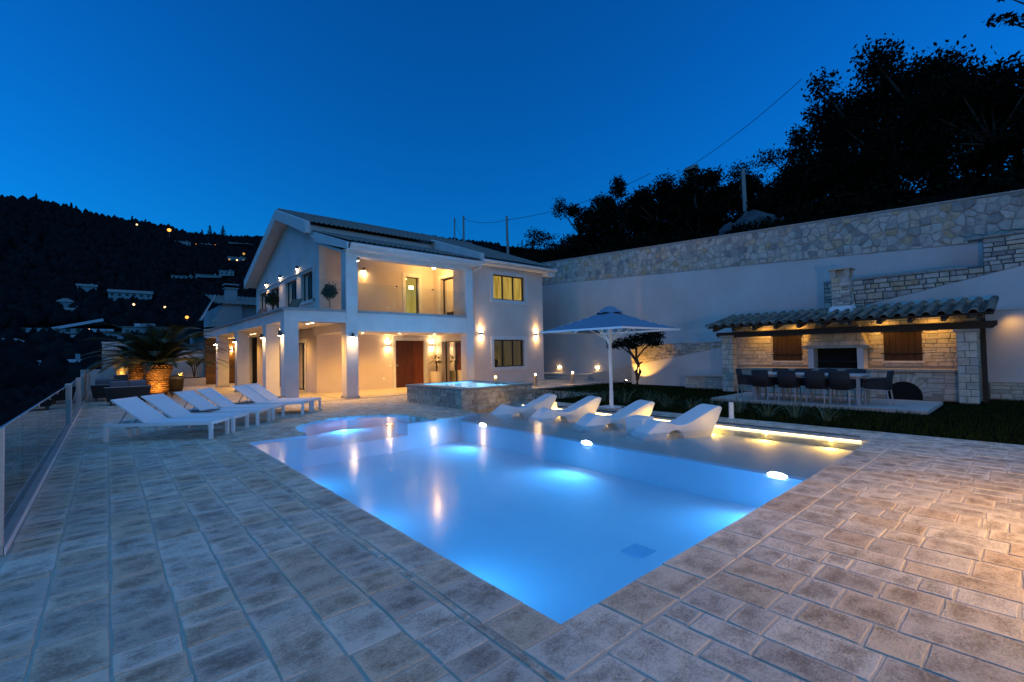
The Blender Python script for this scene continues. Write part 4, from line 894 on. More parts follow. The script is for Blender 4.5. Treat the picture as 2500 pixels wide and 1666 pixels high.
# chimney
mb = MB(); mb.box(17.62, 18.05, 3.86, 4.34, 2.5, 3.72); ch = mb.build('chimney', M['darkjoint'], bq)
for p in ashlar(3.86, 4.34, 2.62, 3.72, (.10,.14), (.16,.28), .005): m1 = MB(); m1.stone(p, (17.62,0,0), (0,1,0), (0,0,1), (-1,0,0), .016, .01); m1.build('stone', M['wallstone'], ch)
for p in ashlar(17.61, 18.05, 2.62, 3.72, (.10,.14), (.16,.28), .005): m1 = MB(); m1.stone(p, (0,3.86,0), (1,0,0), (0,0,1), (0,-1,0), .016, .01); m1.build('stone', M['wallstone'], ch)
mb = MB()
for (a, b, c, d) in ((17.60,17.72,3.845,3.99),(17.60,17.72,4.21,4.355),(17.95,18.07,3.845,3.99),(17.95,18.07,4.21,4.355)): mb.box(a, b, c, d, 3.722, 3.96)
mb.box(17.7, 17.98, 3.95, 4.25, 3.722, 3.95); mb.build('vent_posts', M['ashlar'], ch)
mb = MB(); mb.box(17.55, 18.12, 3.79, 4.41, 3.962, 4.01); mb.build('cap_slab', M['ashlar'], ch)
mb = MB(); mb.prism([(17.35,3.72,2.55),(17.35,4.48,2.55),(17.6,4.36,2.80),(17.6,3.84,2.80)], (.5,0,.1)); mb.build('flashing', M['trim'], ch)
# timber frame
mb = MB(); mb.box(XF+.02, XF+.20, .72, 7.52, 1.90, 2.08); fr = mb.build('front_beam', M['darkwood'], bq)
for y in (.62, 7.52):
    mb = MB(); s = 1 if y > 4 else -1; mb.prism([(XF+.02,7.52 if s > 0 else .72,1.90),(XF+.02,7.52+.09 if s > 0 else .63,1.98),(XF+.02,7.52+.09 if s > 0 else .63,2.08),(XF+.02,7.52 if s > 0 else .72,2.08)], (.18,0,0)); mb.build('beam_end', M['darkwood'], fr)
for k in range(11):
    y = .85+k*.655; m1 = MB(); m1.prism([(15.98,y,2.10),(18.0,y,2.52),(18.0,y,2.62),(15.98,y,2.20)], (0,.10,0)); m1.build('rafter', M['darkwood'], bq)
mb = MB(); mb.prism([(15.94,.66,2.215),(18.1,.66,2.66),(18.1,.66,2.685),(15.94,.66,2.24)], (0,7.0,0)); mb.build('roof_boards', M['shutter'], bq)
mb = MB(); mb.box(16.9, 17.0, .86, .96, 0, 2.3); mb.build('side_post', M['darkwood'], bq)
# roof tiles: each cover tile a part, copied; pans share one sheet
sl = math.atan2(.445, 2.16)
def half_tile(r0, r1, L, th, n=6):
    mb = MB(); vs = []
    for i, (s, r) in enumerate(((0, r0), (L, r1))):
        for q in range(n+1):
            a = math.pi*q/n; vs.append((s, math.cos(a)*r, math.sin(a)*r*.85))
        for q in range(n+1):
            a = math.pi*q/n; vs.append((s, math.cos(a)*(r-th), math.sin(a)*(r-th)*.85))
    k = n+1; fs = []
    for q in range(n): fs += [(q, q+1, 2*k+q+1, 2*k+q), (k+q+1, k+q, 3*k+q, 3*k+q+1), (q+1, q, k+q, k+q+1), (2*k+q, 2*k+q+1, 3*k+q+1, 3*k+q)]
    mb.add(vs, fs); return mb
mes = []
for q in range(4):
    hb = half_tile(.090, .076, .36, .011); hb.has = True; hb.rnd = [random.random()]*len(hb.v); me = hb.mesh('roof_tile', True); me.materials.append(M['tile']); mes.append(me)
rf = thing_roof = MB(); rf.prism([(15.90,.66,2.243),(18.1,.66,2.688),(18.1,.66,2.70),(15.90,.66,2.255)], (0,7.02,0)); rf = rf.build('roof', M['tile'], bq)
for c in range(25):
    y = .72+c*.2875
    for k in range(7):
        s = -.06+k*.315; x = 15.90+s*math.cos(sl); z = 2.285+s*math.sin(sl)+.012
        o = bpy.data.objects.new('roof_tile', random.choice(mes)); COL.objects.link(o); o.parent = rf
        o.location = (x, y+random.uniform(-.006,.006), z); o.rotation_euler = (0, -sl-.035, random.uniform(-.02,.02))
pan = MB()
for c in range(24):
    y = .72+(c+.5)*.2875
    for k in range(7):
        s = -.02+k*.315; a = [(-.11,.03),(-.05,-.005),(.05,-.005),(.11,.03)]
        q = []
        for e, zz in ((0,.012),(.34,-.006)):
            for (dy, dz) in a: q.append((15.88+(s+e)*math.cos(sl), y+dy, 2.272+(s+e)*math.sin(sl)+dz+zz))
        pan.add(q, [(i, i+1, 4+i+1, 4+i) for i in range(3)], random.random())
pan.build('pan_tiles', M['tile'], rf, kind='stuff')
mb = MB(); mb.box(XB-.1, XB-.06, 1.5, 7.0, 2.44, 2.46); ls = mb.build('strip_lamp', E['led'], bq)
for y in (1.9, 3.0, 5.3, 6.3): lamp('SPOT', 'shelter_light', (17.12, y, 2.33), (17.58, y, 1.2), 6.5, AMBER, .12, 130, .9, bq)
lamp('SPOT', 'side_light', (18.0, .55, 2.3), (18.45, -.1, 1.0), 3.0, AMBER, .1, 120, 1.0, bq)

# ---- dining slab, table and chairs
mb = MB(); mb.box(13.45, 15.95, 1.62, 6.42, -.3, .06); mb.build('dining_slab', M['concrete'], kind='structure')
dz = .06
dt = thing('dining_table', 'long pale topped outdoor dining table in front of the barbecue', 'table', (14.2, 4.1, dz))
mb = MB(); mb.box(13.76, 14.66, 2.86, 5.38, dz+.70, dz+.74); bevel(mb.build('table_top', M['diningtop'], dt), .005)
mb = MB(); mb.box(13.80, 14.62, 2.90, 5.34, dz+.64, dz+.698); mb.build('apron', M['chairmetal'], dt)
for x in (13.83, 14.57):
    for y in (2.92, 5.30): m1 = MB(); m1.box(x-.035, x+.035, y-.035, y+.035, dz, dz+.64); m1.build('leg', M['chairmetal'], dt)
def chair_proto():
    t = thing('dining_chair', 'x', 'chair', (0,0,0), 0, 'woven dining chairs round the long table')
    # front towards +X; back at -X
    n = 10; vs = []
    for k in range(n+1):
        q = -1+2*k/n; bend = .055*q*q
        vs += [(-.235+bend,q*.262,.38),(-.255+bend,q*.270,.62),(-.292+bend,q*.268,.845-.012*q*q)]
    m1 = MB(); m1.add(vs, [f for k in range(n) for f in ((3*k,3*k+3,3*k+4,3*k+1),(3*k+1,3*k+4,3*k+5,3*k+2))]); o = m1.build('backrest', M['weave'], t, smooth=True); sd = o.modifiers.new('thick', 'SOLIDIFY'); sd.thickness = .026
    m1 = MB()
    for k in range(9):                      # woven straps, proud of the back
        z = .46+k*.042
        for j in range(6):
            if (j+k) % 2: continue
            q = (j-2.5)/3.2; x = -.252-.10*max(0, z-.6)/.6*1.6+.055*q*q; m1.box(x-.012, x+.004, -.235+j*.079, -.165+j*.079, z-.02, z+.012)
    m1.build('woven_straps', M['weave'], t, kind='stuff')
    m1 = MB(); m1.box(-.23, .28, -.25, .25, .38, .45); bevel(m1.build('seat', M['weave'], t), .03)
    for s in (-1, 1):
        m1 = MB(); m1.tube([(-.22,s*.27,.64),(.0,s*.275,.63),(.24,s*.272,.62),(.285,s*.265,.56),(.27,s*.255,.42)], [.02,.02,.02,.018,.016], 8); m1.add([(-.22,s*.268,.64),(.26,s*.268,.61),(.26,s*.25,.40),(-.22,s*.25,.40)], [(0,1,2,3)]); m1.build('armrest', M['weave'], t)
        m1 = MB(); m1.bar((-.20,s*.235,.40), (-.25,s*.25,0), .03); m1.build('leg', M['chairmetal'], t); m1 = MB(); m1.bar((.24,s*.235,.40), (.25,s*.25,0), .03); m1.build('leg', M['chairmetal'], t)
    m1 = MB(); m1.box(-.22,.26,-.25,-.225,.36,.385); m1.box(-.22,.26,.225,.25,.36,.385); m1.box(-.225,-.20,-.25,.25,.36,.385); m1.build('seat_frame', M['chairmetal'], t)
    return t
ck = chair_proto(); spots = []
nm = ['nearest the left end', 'second from the left', 'third from the left', 'nearest the right end']
for k, y in enumerate((5.08, 4.43, 3.78, 3.24)): spots.append((13.80, y, 0+random.uniform(-.06,.06), 'dark woven dining chair on the pool side of the table, '+nm[k]))
for k, y in enumerate((5.02, 4.42, 3.82, 3.2)): spots.append((14.70, y, math.pi+random.uniform(-.05,.05), 'dark woven dining chair on the barbecue side of the table, '+nm[k]))
spots += [(14.18, 5.66, -math.pi/2+.1, 'dark woven dining chair at the left head of the table'), (14.25, 2.60, math.pi/2-.05, 'dark woven dining chair at the right head of the table')]
for k, (x, y, a, l) in enumerate(spots):
    o = ck if k == 0 else copy_tree(ck, (x, y, dz), a, l)
    o.location = (x, y, dz); o.rotation_euler = (0,0,a); o.scale = (.95,.80,1); o['label'] = l

# ================================================================ SPA
sp = thing('spa_pool', 'raised square spa with glowing blue water and stone clad sides', 'spa', (8.6, 11.9, 0))
X0, X1, Y0, Y1, ZS = 7.25, 9.90, 10.36, 13.42, .50
mb = MB(); mb.box(X0+.012, X1-.012, Y0+.012, Y0+.34, -.35, ZS-.004); mb.box(X0+.012, X1-.012, Y1-.34, Y1-.012, -.35, ZS-.004); mb.box(X0+.012, X0+.34, Y0+.34, Y1-.34, -.35, ZS-.004); mb.box(X1-.34, X1-.012, Y0+.34, Y1-.34, -.35, ZS-.004); sb = mb.build('spa_wall', M['tanjoint'], sp)
for p in ashlar(X0, X1, -.30, ZS-.01, (.11,.20), (.20,.44), .006): m1 = MB(); m1.stone(p, (0,Y0+.012,0), (1,0,0), (0,0,1), (0,-1,0), random.uniform(.008,.02), .01); m1.build('stone', M['cladstone'], sb)
for p in ashlar(Y0, Y1, -.02, ZS-.01, (.11,.20), (.20,.44), .006): m1 = MB(); m1.stone(p, (X0+.012,0,0), (0,1,0), (0,0,1), (-1,0,0), random.uniform(.008,.02), .01); m1.build('stone', M['cladstone'], sb)
for p in ashlar(Y0, Y1, -.02, ZS-.01, (.11,.20), (.20,.44), .006): m1 = MB(); m1.stone(p, (X1-.012,0,0), (0,1,0), (0,0,1), (1,0,0), .012, .01); m1.build('stone', M['cladstone'], sb)
IX0, IX1, IY0, IY1 = X0+.36, X1-.12, Y0+.08, Y1-.34
for (a, b, c, d) in ((X0-.04,IX0,Y0-.03,Y1+.03),(IX1,X1+.04,Y0-.03,Y1+.03),(IX0+.002,IX1-.002,Y0-.03,IY0),(IX0+.002,IX1-.002,IY1,Y1+.03)):
    m1 = MB(); m1.box(a, b, c, d, ZS, ZS+.05); bevel(m1.build('coping', M['mosaic'], sp), .006)
mb = MB(); F = lambda *q: mb.add(q, [(0,1,2,3)]); a, b, c, d = IX0-.002, IX1+.002, IY0-.002, IY1+.002
F((a,c,.0),(b,c,.0),(b,d,.0),(a,d,.0)); F((a,c,0),(a,d,0),(a,d,ZS+.045),(a,c,ZS+.045)); F((b,c,0),(b,c,ZS+.045),(b,d,ZS+.045),(b,d,0)); F((a,d,0),(b,d,0),(b,d,ZS+.045),(a,d,ZS+.045)); F((a,c,0),(a,c,ZS+.045),(b,c,ZS+.045),(b,c,0))
mb.box(a+.001, a+.40, c+.001, d-.001, .002, .30); mb.box(b-.40, b-.001, c+.001, d-.001, .002, .30); mb.box(a+.402, b-.402, d-.40, d-.001, .002, .30); mb.build('basin', M['pool'], sp)
mb = MB(); mb.add([(a,c,ZS+.03),(b,c,ZS+.03),(b,d,ZS+.03),(a,d,ZS+.03)], [(0,1,2,3)]); mb.build('spa_water', M['spawater'], sp)
for (x, y) in ((8.0,11.3),(9.2,11.3),(8.0,12.5),(9.2,12.5)): lamp('POINT', 'spa_light', (x,y,.36), None, 14, (.14,.52,1.0), .06, parent=sp)

# ================================================================ SUN LOUNGERS (local: foot end at x=0, head towards +x)
def lounger_proto():
    t = thing('sun_lounger', 'x', 'sun lounger', (0,0,0), 0, 'white sun loungers on the deck'); L, Wd, H = 1.90, .62, .33
    m1 = MB(); m1.box(0, L, 0, .05, H-.06, H); m1.box(0, L, Wd-.05, Wd, H-.06, H); m1.box(0, .05, .05, Wd-.05, H-.06, H); m1.box(L-.05, L, .05, Wd-.05, H-.06, H); m1.box(1.16, 1.20, .05, Wd-.05, H-.055, H-.01); bevel(m1.build('frame', M['white_metal'], t), .004)
    for x in (0.0, L-.06):
        for y in (0.0, Wd-.06): m1 = MB(); m1.box(x+.002, x+.058, y+.002, y+.058, 0, H-.062); m1.build('leg', M['white_metal'], t)
    m1 = MB(); vs = []
    for k in range(9):
        x = .03+1.15*k/8; s = .012*math.sin(math.pi*k/8); vs += [(x,.02,H+.004-s*.2),(x,Wd/2,H+.004-s),(x,Wd-.02,H+.004-s*.2)]
    m1.add(vs, [q for k in range(8) for q in ((3*k,3*k+3,3*k+4,3*k+1),(3*k+1,3*k+4,3*k+5,3*k+2))]); m1.build('seat_sling', M['sling'], t, True)
    a = math.radians(37); ca, sa = math.cos(a), math.sin(a); B = .72
    bk = MB(); bk.add([(1.18,.03,H+.006),(1.18+B*ca,.03,H+B*sa),(1.18+B*ca,Wd-.03,H+B*sa),(1.18,Wd-.03,H+.006)], [(0,1,2,3)]); o = bk.build('backrest', M['sling'], t); s = o.modifiers.new('thick', 'SOLIDIFY'); s.thickness = .02
    m1 = MB()
    for y in (.02, Wd-.02): m1.bar((1.18,y,H), (1.18+B*ca,y,H+B*sa), .035, .03)
    m1.bar((1.18+B*ca,.0,H+B*sa), (1.18+B*ca,Wd,H+B*sa), .035, .03); m1.build('back_frame', M['white_metal'], o)
    m1 = MB()
    for y in (.10, Wd-.10): m1.tube([(1.18+.45*ca,y,H+.45*sa-.02),(1.72,y,H-.06)], .010, 6)
    m1.tube([(1.55,.08,H-.10),(1.62,Wd/2,H-.13),(1.55,Wd-.08,H-.10)], .009, 6); m1.build('prop', M['metal'], t)
    return t
lp = lounger_proto(); ang = math.atan2(.60, -.80)
# the far side of a lounger lies towards +(.6,.8); local y must point there, so it is mirrored in by using the far edge as origin
u = Vector((-.80,.60,0)); v = Vector((.60,.80,0))
LP = [((1.47,10.17),'white sun lounger nearest the glass balustrade and camera'),((1.93,10.74),'second white sun lounger, beside the nearest one'),((2.53,11.45),'third white sun lounger, just beyond the first side table'),((2.99,12.02),'fourth white sun lounger, next to the third'),((3.84,12.62),'fifth white sun lounger, near the tall porch column'),((4.25,13.10),'white sun lounger farthest along, closest to the corner column')]
for k, ((x, y), l) in enumerate(LP):
    o = lp if k == 0 else copy_tree(lp, (0,0,0), 0, l)
    # rotate so local +x -> u ; then local +y -> (-.6,-.8); start from the far edge
    q = Vector((x,y,0)) + v*.62; o.location = q; o.rotation_euler = (0,0,ang); o['label'] = l
def side_table(x, y, label):
    t = thing('side_table', label, 'side table', (x,y,0), 0, 'small dark side tables between the loungers')
    m1 = MB(); c = Vector((x,y,0)); m1.obox(c+Vector((0,0,.345)), u*.24, v*.21, (0,0,.012)); m1.build('top', M['tabletop'], t)
    m1 = MB(); m1.obox(c+Vector((0,0,.318)), u*.23, v*.20, (0,0,.013)); m1.build('rim', M['white_metal'], t)
    for i in (-1,1):
        for j in (-1,1): m1 = MB(); p = c+u*.20*i+v*.17*j; m1.bar(p, p+Vector((0,0,.305)), .03, .03, (1,0,0)); m1.build('leg', M['white_metal'], t)
side_table(1.62, 12.28, 'small dark topped side table between the second and third loungers'); side_table(2.66, 13.62, 'small dark topped side table between the fourth and fifth loungers'); side_table(3.62, 14.6, 'small dark topped side table behind the farthest lounger')

# ================================================================ LOUNGERS STANDING IN THE SHALLOW WATER
def ledge_proto():
    t = thing('in_water_lounger', 'x', 'pool lounger', (0,0,0), 0, 'moulded white loungers in the shallow water')
    top = [(0,-.17),(.04,-.06),(.17,.05),(.33,.185),(.43,.215),(.56,.185),(.74,.135),(.92,.125),(1.08,.165),(1.28,.265),(1.50,.375),(1.68,.462),(1.76,.485),(1.82,.475),(1.85,.44)]
    bot = [(1.77,.25),(1.64,.0),(1.57,-.165),(.92,-.165),(.88,-.06),(.80,-.005),(.70,.01),(.60,-.005),(.52,-.06),(.48,-.165),(.06,-.168)]
    def smooth(P, k):
        o = []
        for i in range(len(P)-1):
            p0, p1, p2, p3 = P[max(i-1,0)], P[i], P[i+1], P[min(i+2,len(P)-1)]
            for q in range(k):
                t_ = q/k; o.append(tuple(.5*(2*b_+(c_-a_)*t_+(2*a_-5*b_+4*c_-d_)*t_*t_+(3*b_-a_-3*c_+d_)*t_**3) for a_, b_, c_, d_ in zip(p0, p1, p2, p3)))
        return o+[P[-1]]
    out = [(x*.943, z*.86 if z > -.1 else z) for x, z in smooth(top, 4)+bot]; Wd = .50; n = len(out); vs = []; LO = ((0,.030),(.008,.012),(.022,.003),(.045,0),(Wd-.045,0),(Wd-.022,.003),(Wd-.008,.012),(Wd,.030))
    for (w, ins) in LO:
        cx, cz = .85, 0.05
        for (x, z) in out: L_ = math.hypot(x-cx, z-cz) or 1; k = 1-ins/max(L_, .15); vs.append((cx+(x-cx)*k, w, cz+(z-cz)*k))
    m1 = MB(); fs = []
    for r in range(len(LO)-1):
        for i in range(n): fs.append((r*n+i, r*n+(i+1)%n, (r+1)*n+(i+1)%n, (r+1)*n+i))
    m1.add(vs, fs+[tuple(range(n-1,-1,-1)), tuple(range((len(LO)-1)*n,len(LO)*n))]); o = m1.build('shell', M['moulded'], t, smooth=True)
    es = o.modifiers.new('split', 'EDGE_SPLIT'); es.split_angle = R(42)
    return t
wp = ledge_proto()
WL = [((7.40,4.82),'moulded white lounger in the shallow water nearest the right end of the pool'),((7.30,6.22),'moulded white lounger in the water, second from the right end'),((7.40,7.72),'moulded white lounger in the water under the umbrella, third from the right'),((7.20,9.00),'moulded white lounger in the shallow water closest to the spa')]
for k, ((x, y), l) in enumerate(WL):
    o = wp if k == 0 else copy_tree(wp, (0,0,0), 0, l); o.location = (x, y, -.02); o.rotation_euler = (0,0,R(-26)); o['label'] = l
for k, (x, y, l) in enumerate(((7.95,5.25,'white cube table in the water beside the nearest moulded lounger'),(8.75,8.62,'white cube table in the water between the two far moulded loungers'))):
    t = thing('cube_table', l, 'side table', (x, y, -.17), 0, 'white cube tables in the shallow water')
    m1 = MB(); m1.box(x-.2, x+.2, y-.2, y+.2, -.165, .19); bevel(m1.build('body', M['moulded'], t), .02, 3)

# ================================================================ UMBRELLA
ub = thing('umbrella', 'large square white umbrella on a pole at the lawn edge', 'umbrella', (10.2, 7.6, 0)); ux, uy, h2 = 10.2, 7.6, 1.32
m1 = MB(); m1.lathe([(.055,0),(.055,.42),(.045,.42),(.042,2.62)], (ux,uy,0), 16); m1.build('pole', M['white_metal'], ub)
m1 = MB(); m1.box(ux-.25, ux+.25, uy-.25, uy+.25, -.01, .02); m1.build('base_plate', M['white_metal'], ub)
def canopy_pt(a, b):      # a, b in -1..1
    r = max(abs(a), abs(b)); sag = .05*math.sin(math.pi*min(1, r))*(1-abs(abs(a)-abs(b))/max(r, .01))*-1
    return (ux+a*h2, uy+b*h2, 2.07+.56*(1-r)**1.05+sag*.5-.03*(1-abs(abs(a)-abs(b)))*0)
mb = MB(); n = 16; vs = [canopy_pt(-1+2*i/n, -1+2*j/n) for j in range(n+1) for i in range(n+1)]
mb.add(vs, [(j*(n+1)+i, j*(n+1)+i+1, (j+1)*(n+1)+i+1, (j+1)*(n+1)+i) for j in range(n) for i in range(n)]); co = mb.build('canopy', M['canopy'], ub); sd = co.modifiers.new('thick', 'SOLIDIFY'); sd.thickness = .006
m1 = MB()
for sx, sy, tx, ty in ((-1,-1,1,-1),(1,-1,1,1),(1,1,-1,1),(-1,1,-1,-1)): m1.add([(ux+sx*h2,uy+sy*h2,2.068),(ux+tx*h2,uy+ty*h2,2.068),(ux+tx*h2,uy+ty*h2,2.02),(ux+sx*h2,uy+sy*h2,2.02)], [(0,1,2,3)])
m1.build('valance', M['white_metal'], ub)
m1 = MB(); vs = []; k = 12
for r, z in ((.36,2.52),(.30,2.575),(.18,2.66),(.05,2.71)):
    for i in range(24): a = 2*math.pi*i/24; q = r*(1+.06*math.cos(4*a)); vs.append((ux+q*math.cos(a), uy+q*math.sin(a), z-(.02*math.cos(8*a) if r > .34 else 0)))
m1.add(vs, [(r*24+i, r*24+(i+1)%24, (r+1)*24+(i+1)%24, (r+1)*24+i) for r in range(3) for i in range(24)]+[tuple(range(72,96))]); m1.build('vent_cap', M['canopy'], ub, True)
for a in range(8):
    c, s = math.cos(a*math.pi/4), math.sin(a*math.pi/4); q = h2*(1.41 if a % 2 else 1.0)
    m1 = MB(); m1.bar((ux+c*.05,uy+s*.05,2.55), (ux+c*q*.985,uy+s*q*.985,2.035), .022, .028); m1.build('rib', M['white_metal'], ub)
    m1 = MB(); m1.bar((ux+c*.05,uy+s*.05,1.80), (ux+c*q*.5,uy+s*q*.5,2.31), .018, .022); m1.build('strut', M['white_metal'], ub)
m1 = MB(); m1.lathe([(.07,0),(.075,.06),(.07,.12)], (ux,uy,1.72), 14); m1.build('hub', M['white_metal'], ub)
m1 = MB(); m1.tube([(ux+.05,uy,.95),(ux+.09,uy-.02,.9),(ux+.09,uy-.02,.78)], .008, 6); m1.build('crank', M['metal'], ub)
t = thing('marker_post', 'short white post at the lawn edge by the nearest pool lounger', 'post', (10.13,4.40,0)); m1 = MB(); m1.lathe([(.05,0),(.05,.33),(.04,.345)], (10.13,4.40,0), 14); m1.build('body', M['white_metal'], t); m1 = MB(); m1.lathe([(.06,0),(.06,.012)], (10.13,4.40,0.001), 14); m1.build('foot', M['white_metal'], t)

# ================================================================ BOLLARD LAMPS
def bollard(x, y, z, label, power=2.4):
    t = thing('bollard_lamp', label, 'bollard lamp', (x,y,z), 0, 'bollard lamps along the path')
    m1 = MB(); m1.box(x-.055, x+.055, y-.055, y+.055, z, z+.46); m1.build('post', M['metal'], t); m1 = MB(); m1.box(x-.06, x+.06, y-.06, y+.06, z+.57, z+.60); m1.build('cap', M['metal'], t)
    m1 = MB(); m1.box(x+.02, x+.05, y-.05, y+.05, z+.461, z+.57); m1.build('stem', M['metal'], t); m1 = MB(); m1.lathe([(.0,.02),(.025,.03),(.03,.05),(.0,.08)], (x-.02,y-.01,z+.47), 12); m1.build('bulb', E['bulbmid'], t)
    lamp('POINT', 'glow', (x-.07,y-.05,z+.53), None, power, WARM, .05, parent=t)
bollard(15.80, 13.90, .04, 'bollard lamp on the path farthest from the villa'); bollard(13.72, 14.15, .04, 'bollard lamp at the right corner of the villa wing'); bollard(12.1, 14.85, 0.0, 'bollard lamp behind the spa, below the wing windows', 3)
gl = thing('garden_lamp', 'globe garden lamp on a post outside the right edge of the view', 'garden lamp', (5.4,-1.05,0)); m1 = MB(); m1.lathe([(.06,0),(.06,.02),(.03,.04),(.025,1.0)], (5.4,-1.05,0), 12); m1.build('post', M['lampbody'], gl); m1 = MB(); m1.lathe([(.02,0),(.10,.05),(.13,.13),(.10,.21),(.02,.26)], (5.4,-1.05,1.0), 16); m1.build('globe', E['bulbsoft'], gl); lamp('POINT', 'glow', (5.4,-1.05,1.4), None, 66, (1.0, .56, .16), .12, parent=gl)

# ================================================================ SMALL TREE AND UPLIGHT
tr = thing('small_tree', 'small twisted tree against the lit garden wall', 'tree', (17.35, 11.55, 0)); bx, by = 17.35, 11.55
br = MB(); br.tube([(bx,by,-.05),(bx+.02,by-.02,.28),(bx-.02,by+.02,.58),(bx+.02,by-.10,.86),(bx-.05,by+.05,1.15),(bx-.1,by+.28,1.5),(bx-.1,by+.45,1.85)], [.11,.085,.075,.07,.06,.05,.03], 8)
br.tube([(bx,by,.25),(bx+.03,by-.17,.6),(bx-.02,by-.12,.9),(bx-.03,by-.02,1.2),(bx,by-.0,1.5),(bx,by+.1,1.9)], [.07,.06,.055,.05,.045,.03], 8); br.tube([(bx,by-.05,1.2),(bx+.05,by-.35,1.55),(bx,by-.75,1.78),(bx,by-1.0,2.0)], [.04,.035,.03,.015], 6); br.tube([(bx-.06,by+.15,1.3),(bx-.1,by+.8,1.75),(bx-.1,by+1.1,1.9)], [.035,.03,.012], 6); br.tube([(bx,by-.12,.92),(bx-.03,by-.3,1.0)], [.05,.03], 6)
br.build('trunk', M['bark'], tr, True)
link('crown', leaves([(bx,by+.0,1.95,.55,.6,.28),(bx,by-.6,2.05,.5,.55,.3),(bx,by-1.0,2.15,.4,.35,.25),(bx,by+.7,1.85,.45,.45,.22),(bx-.1,by+1.15,1.75,.3,.35,.2),(bx,by-.95,1.8,.35,.3,.18),(bx,by-.7,2.45,.4,.4,.2),(bx,by+.2,1.7,.4,.3,.15)], 3400, .055, seed=4), M['leafdark'], tr)
ul = thing('garden_uplight', 'small ground spotlight shining up at the twisted tree', 'garden light', (17.15, 12.05, 0)); m1 = MB(); m1.tube([(17.15,12.05,.0),(17.15,12.05,.10)], .03, 8); m1.build('spike', M['lampbody'], ul); m1 = MB(); m1.tube([(17.12,12.06,.10),(17.20,12.0,.20)], .045, 10); m1.build('head', M['lampbody'], ul)
m1 = MB(); m1.tube([(17.20,12.0,.2001),(17.205,11.996,.206)], .038, 10); m1.build('lens', E['bulbmid'], ul); lamp('SPOT', 'up_beam', (17.24,11.97,.24), (17.98,11.55,1.05), 30, (1.0,.50,.08), .03, 78, .35, ul)

# ================================================================ LAVENDER AND BORDER PLANTS
def tuft(x, y, label, n, h, spread, m='lavender', name='lavender_plant', cat='plant', grp='lavender clumps along the lawn edge', z=0.0, w=.008):
    rg = random.Random(int(x*71+y*13)); mb = MB()
    for k in range(n):
        a = rg.uniform(0, 6.28); r = rg.random()**.6; d = Vector((math.cos(a), math.sin(a), 0)); hh = h*rg.uniform(.5, 1.1); p0 = Vector((x,y,z-.02))+d*r*spread*.35; p1 = p0+d*r*spread*.35+Vector((0,0,hh*.6)); p2 = p0+d*r*spread*.9+Vector((0,0,hh*(1.0-.15*r))); s = Vector((-d.y,d.x,0))*w*.5
        mb.add([p0-s, p0+s, p1+s*.8, p1-s*.8, p2+s*.9, p2-s*.9], [(0,1,2,3),(3,2,4,5)], rg.random())
        if m == 'lavender' and rg.random() < .7: mb.add([p2-s*1.5, p2+s*1.5, p2+Vector((d.x*.01,d.y*.01,.05))], [(0,1,2)], rg.random())
    o = mb.build(name, M[m], None, label=label, cat=cat, group=grp); return o
PL = [(11.1,2.9,'lavender clump nearest the right end of the pool edge',.34),(11.2,3.5,'tall thin lavender clump in front of the dining slab',.44),(11.0,4.0,'small lavender clump right of the white marker post',.28),(11.25,4.75,'broad lavender clump level with the marker post',.40),(11.3,5.35,'lavender clump before the second dining chair',.38),(11.2,5.9,'low lavender clump by the left end of the dining slab',.30),(11.1,6.5,'lavender clump behind the third moulded lounger',.36),(11.3,7.1,'lavender clump just right of the umbrella pole',.44),(11.2,7.9,'tall lavender clump left of the umbrella pole',.46),(11.2,8.6,'lavender clump behind the far moulded lounger',.34),(11.3,9.3,'low lavender clump close to the spa corner',.30),(11.4,10.0,'lavender clump beside the spa wall',.32)]
for x, y, l, h in PL: tuft(x, y, l, 46, h, .42)

# ================================================================ GLASS BALUSTRADE ALONG THE LEFT EDGE
gb = thing('glass_balustrade', 'long glass balustrade with pale posts along the left edge of the deck', 'balustrade', (-.66, 16, 0))
mb = MB(); mb.box(-.72, -.60, 5.35, 31.8, .0, .07); mb.build('base_rail', M['concrete'], gb)
mb = MB(); mb.box(-.595, -.588, 5.35, 31.8, .0, .06); mb.build('rail_face', M['white_metal'], gb)
ps = [5.42, 14.5, 14.9, 19.3, 19.7, 25.6, 26.0, 31.6]
for y in ps: m1 = MB(); m1.box(-.71, -.61, y-.04, y+.04, .07, .98); m1.build('post', M['beige'], gb)
mb = MB(); mb.box(-.668, -.650, 5.4, 31.6, .952, .962); mb.build('glass_top_edge', M['metal'], gb)
k = 0
for a, b in zip(ps, ps[1:]):
    n = max(1, round((b-a)/1.5)); 
    if b-a < .6: continue
    for i in range(n): m1 = MB(); y0 = a+.045+(b-a-.09)*i/n; m1.box(-.665, -.653, y0+.006, y0+(b-a-.09)/n-.006, .075, .95); m1.build('glass_pane', M['glass'], gb)
    for i in range(1, n): m1 = MB(); y0 = a+.045+(b-a-.09)*i/n; m1.box(-.672, -.646, y0-.022, y0+.022, .92, .957); m1.build('clip', M['metal'], gb)

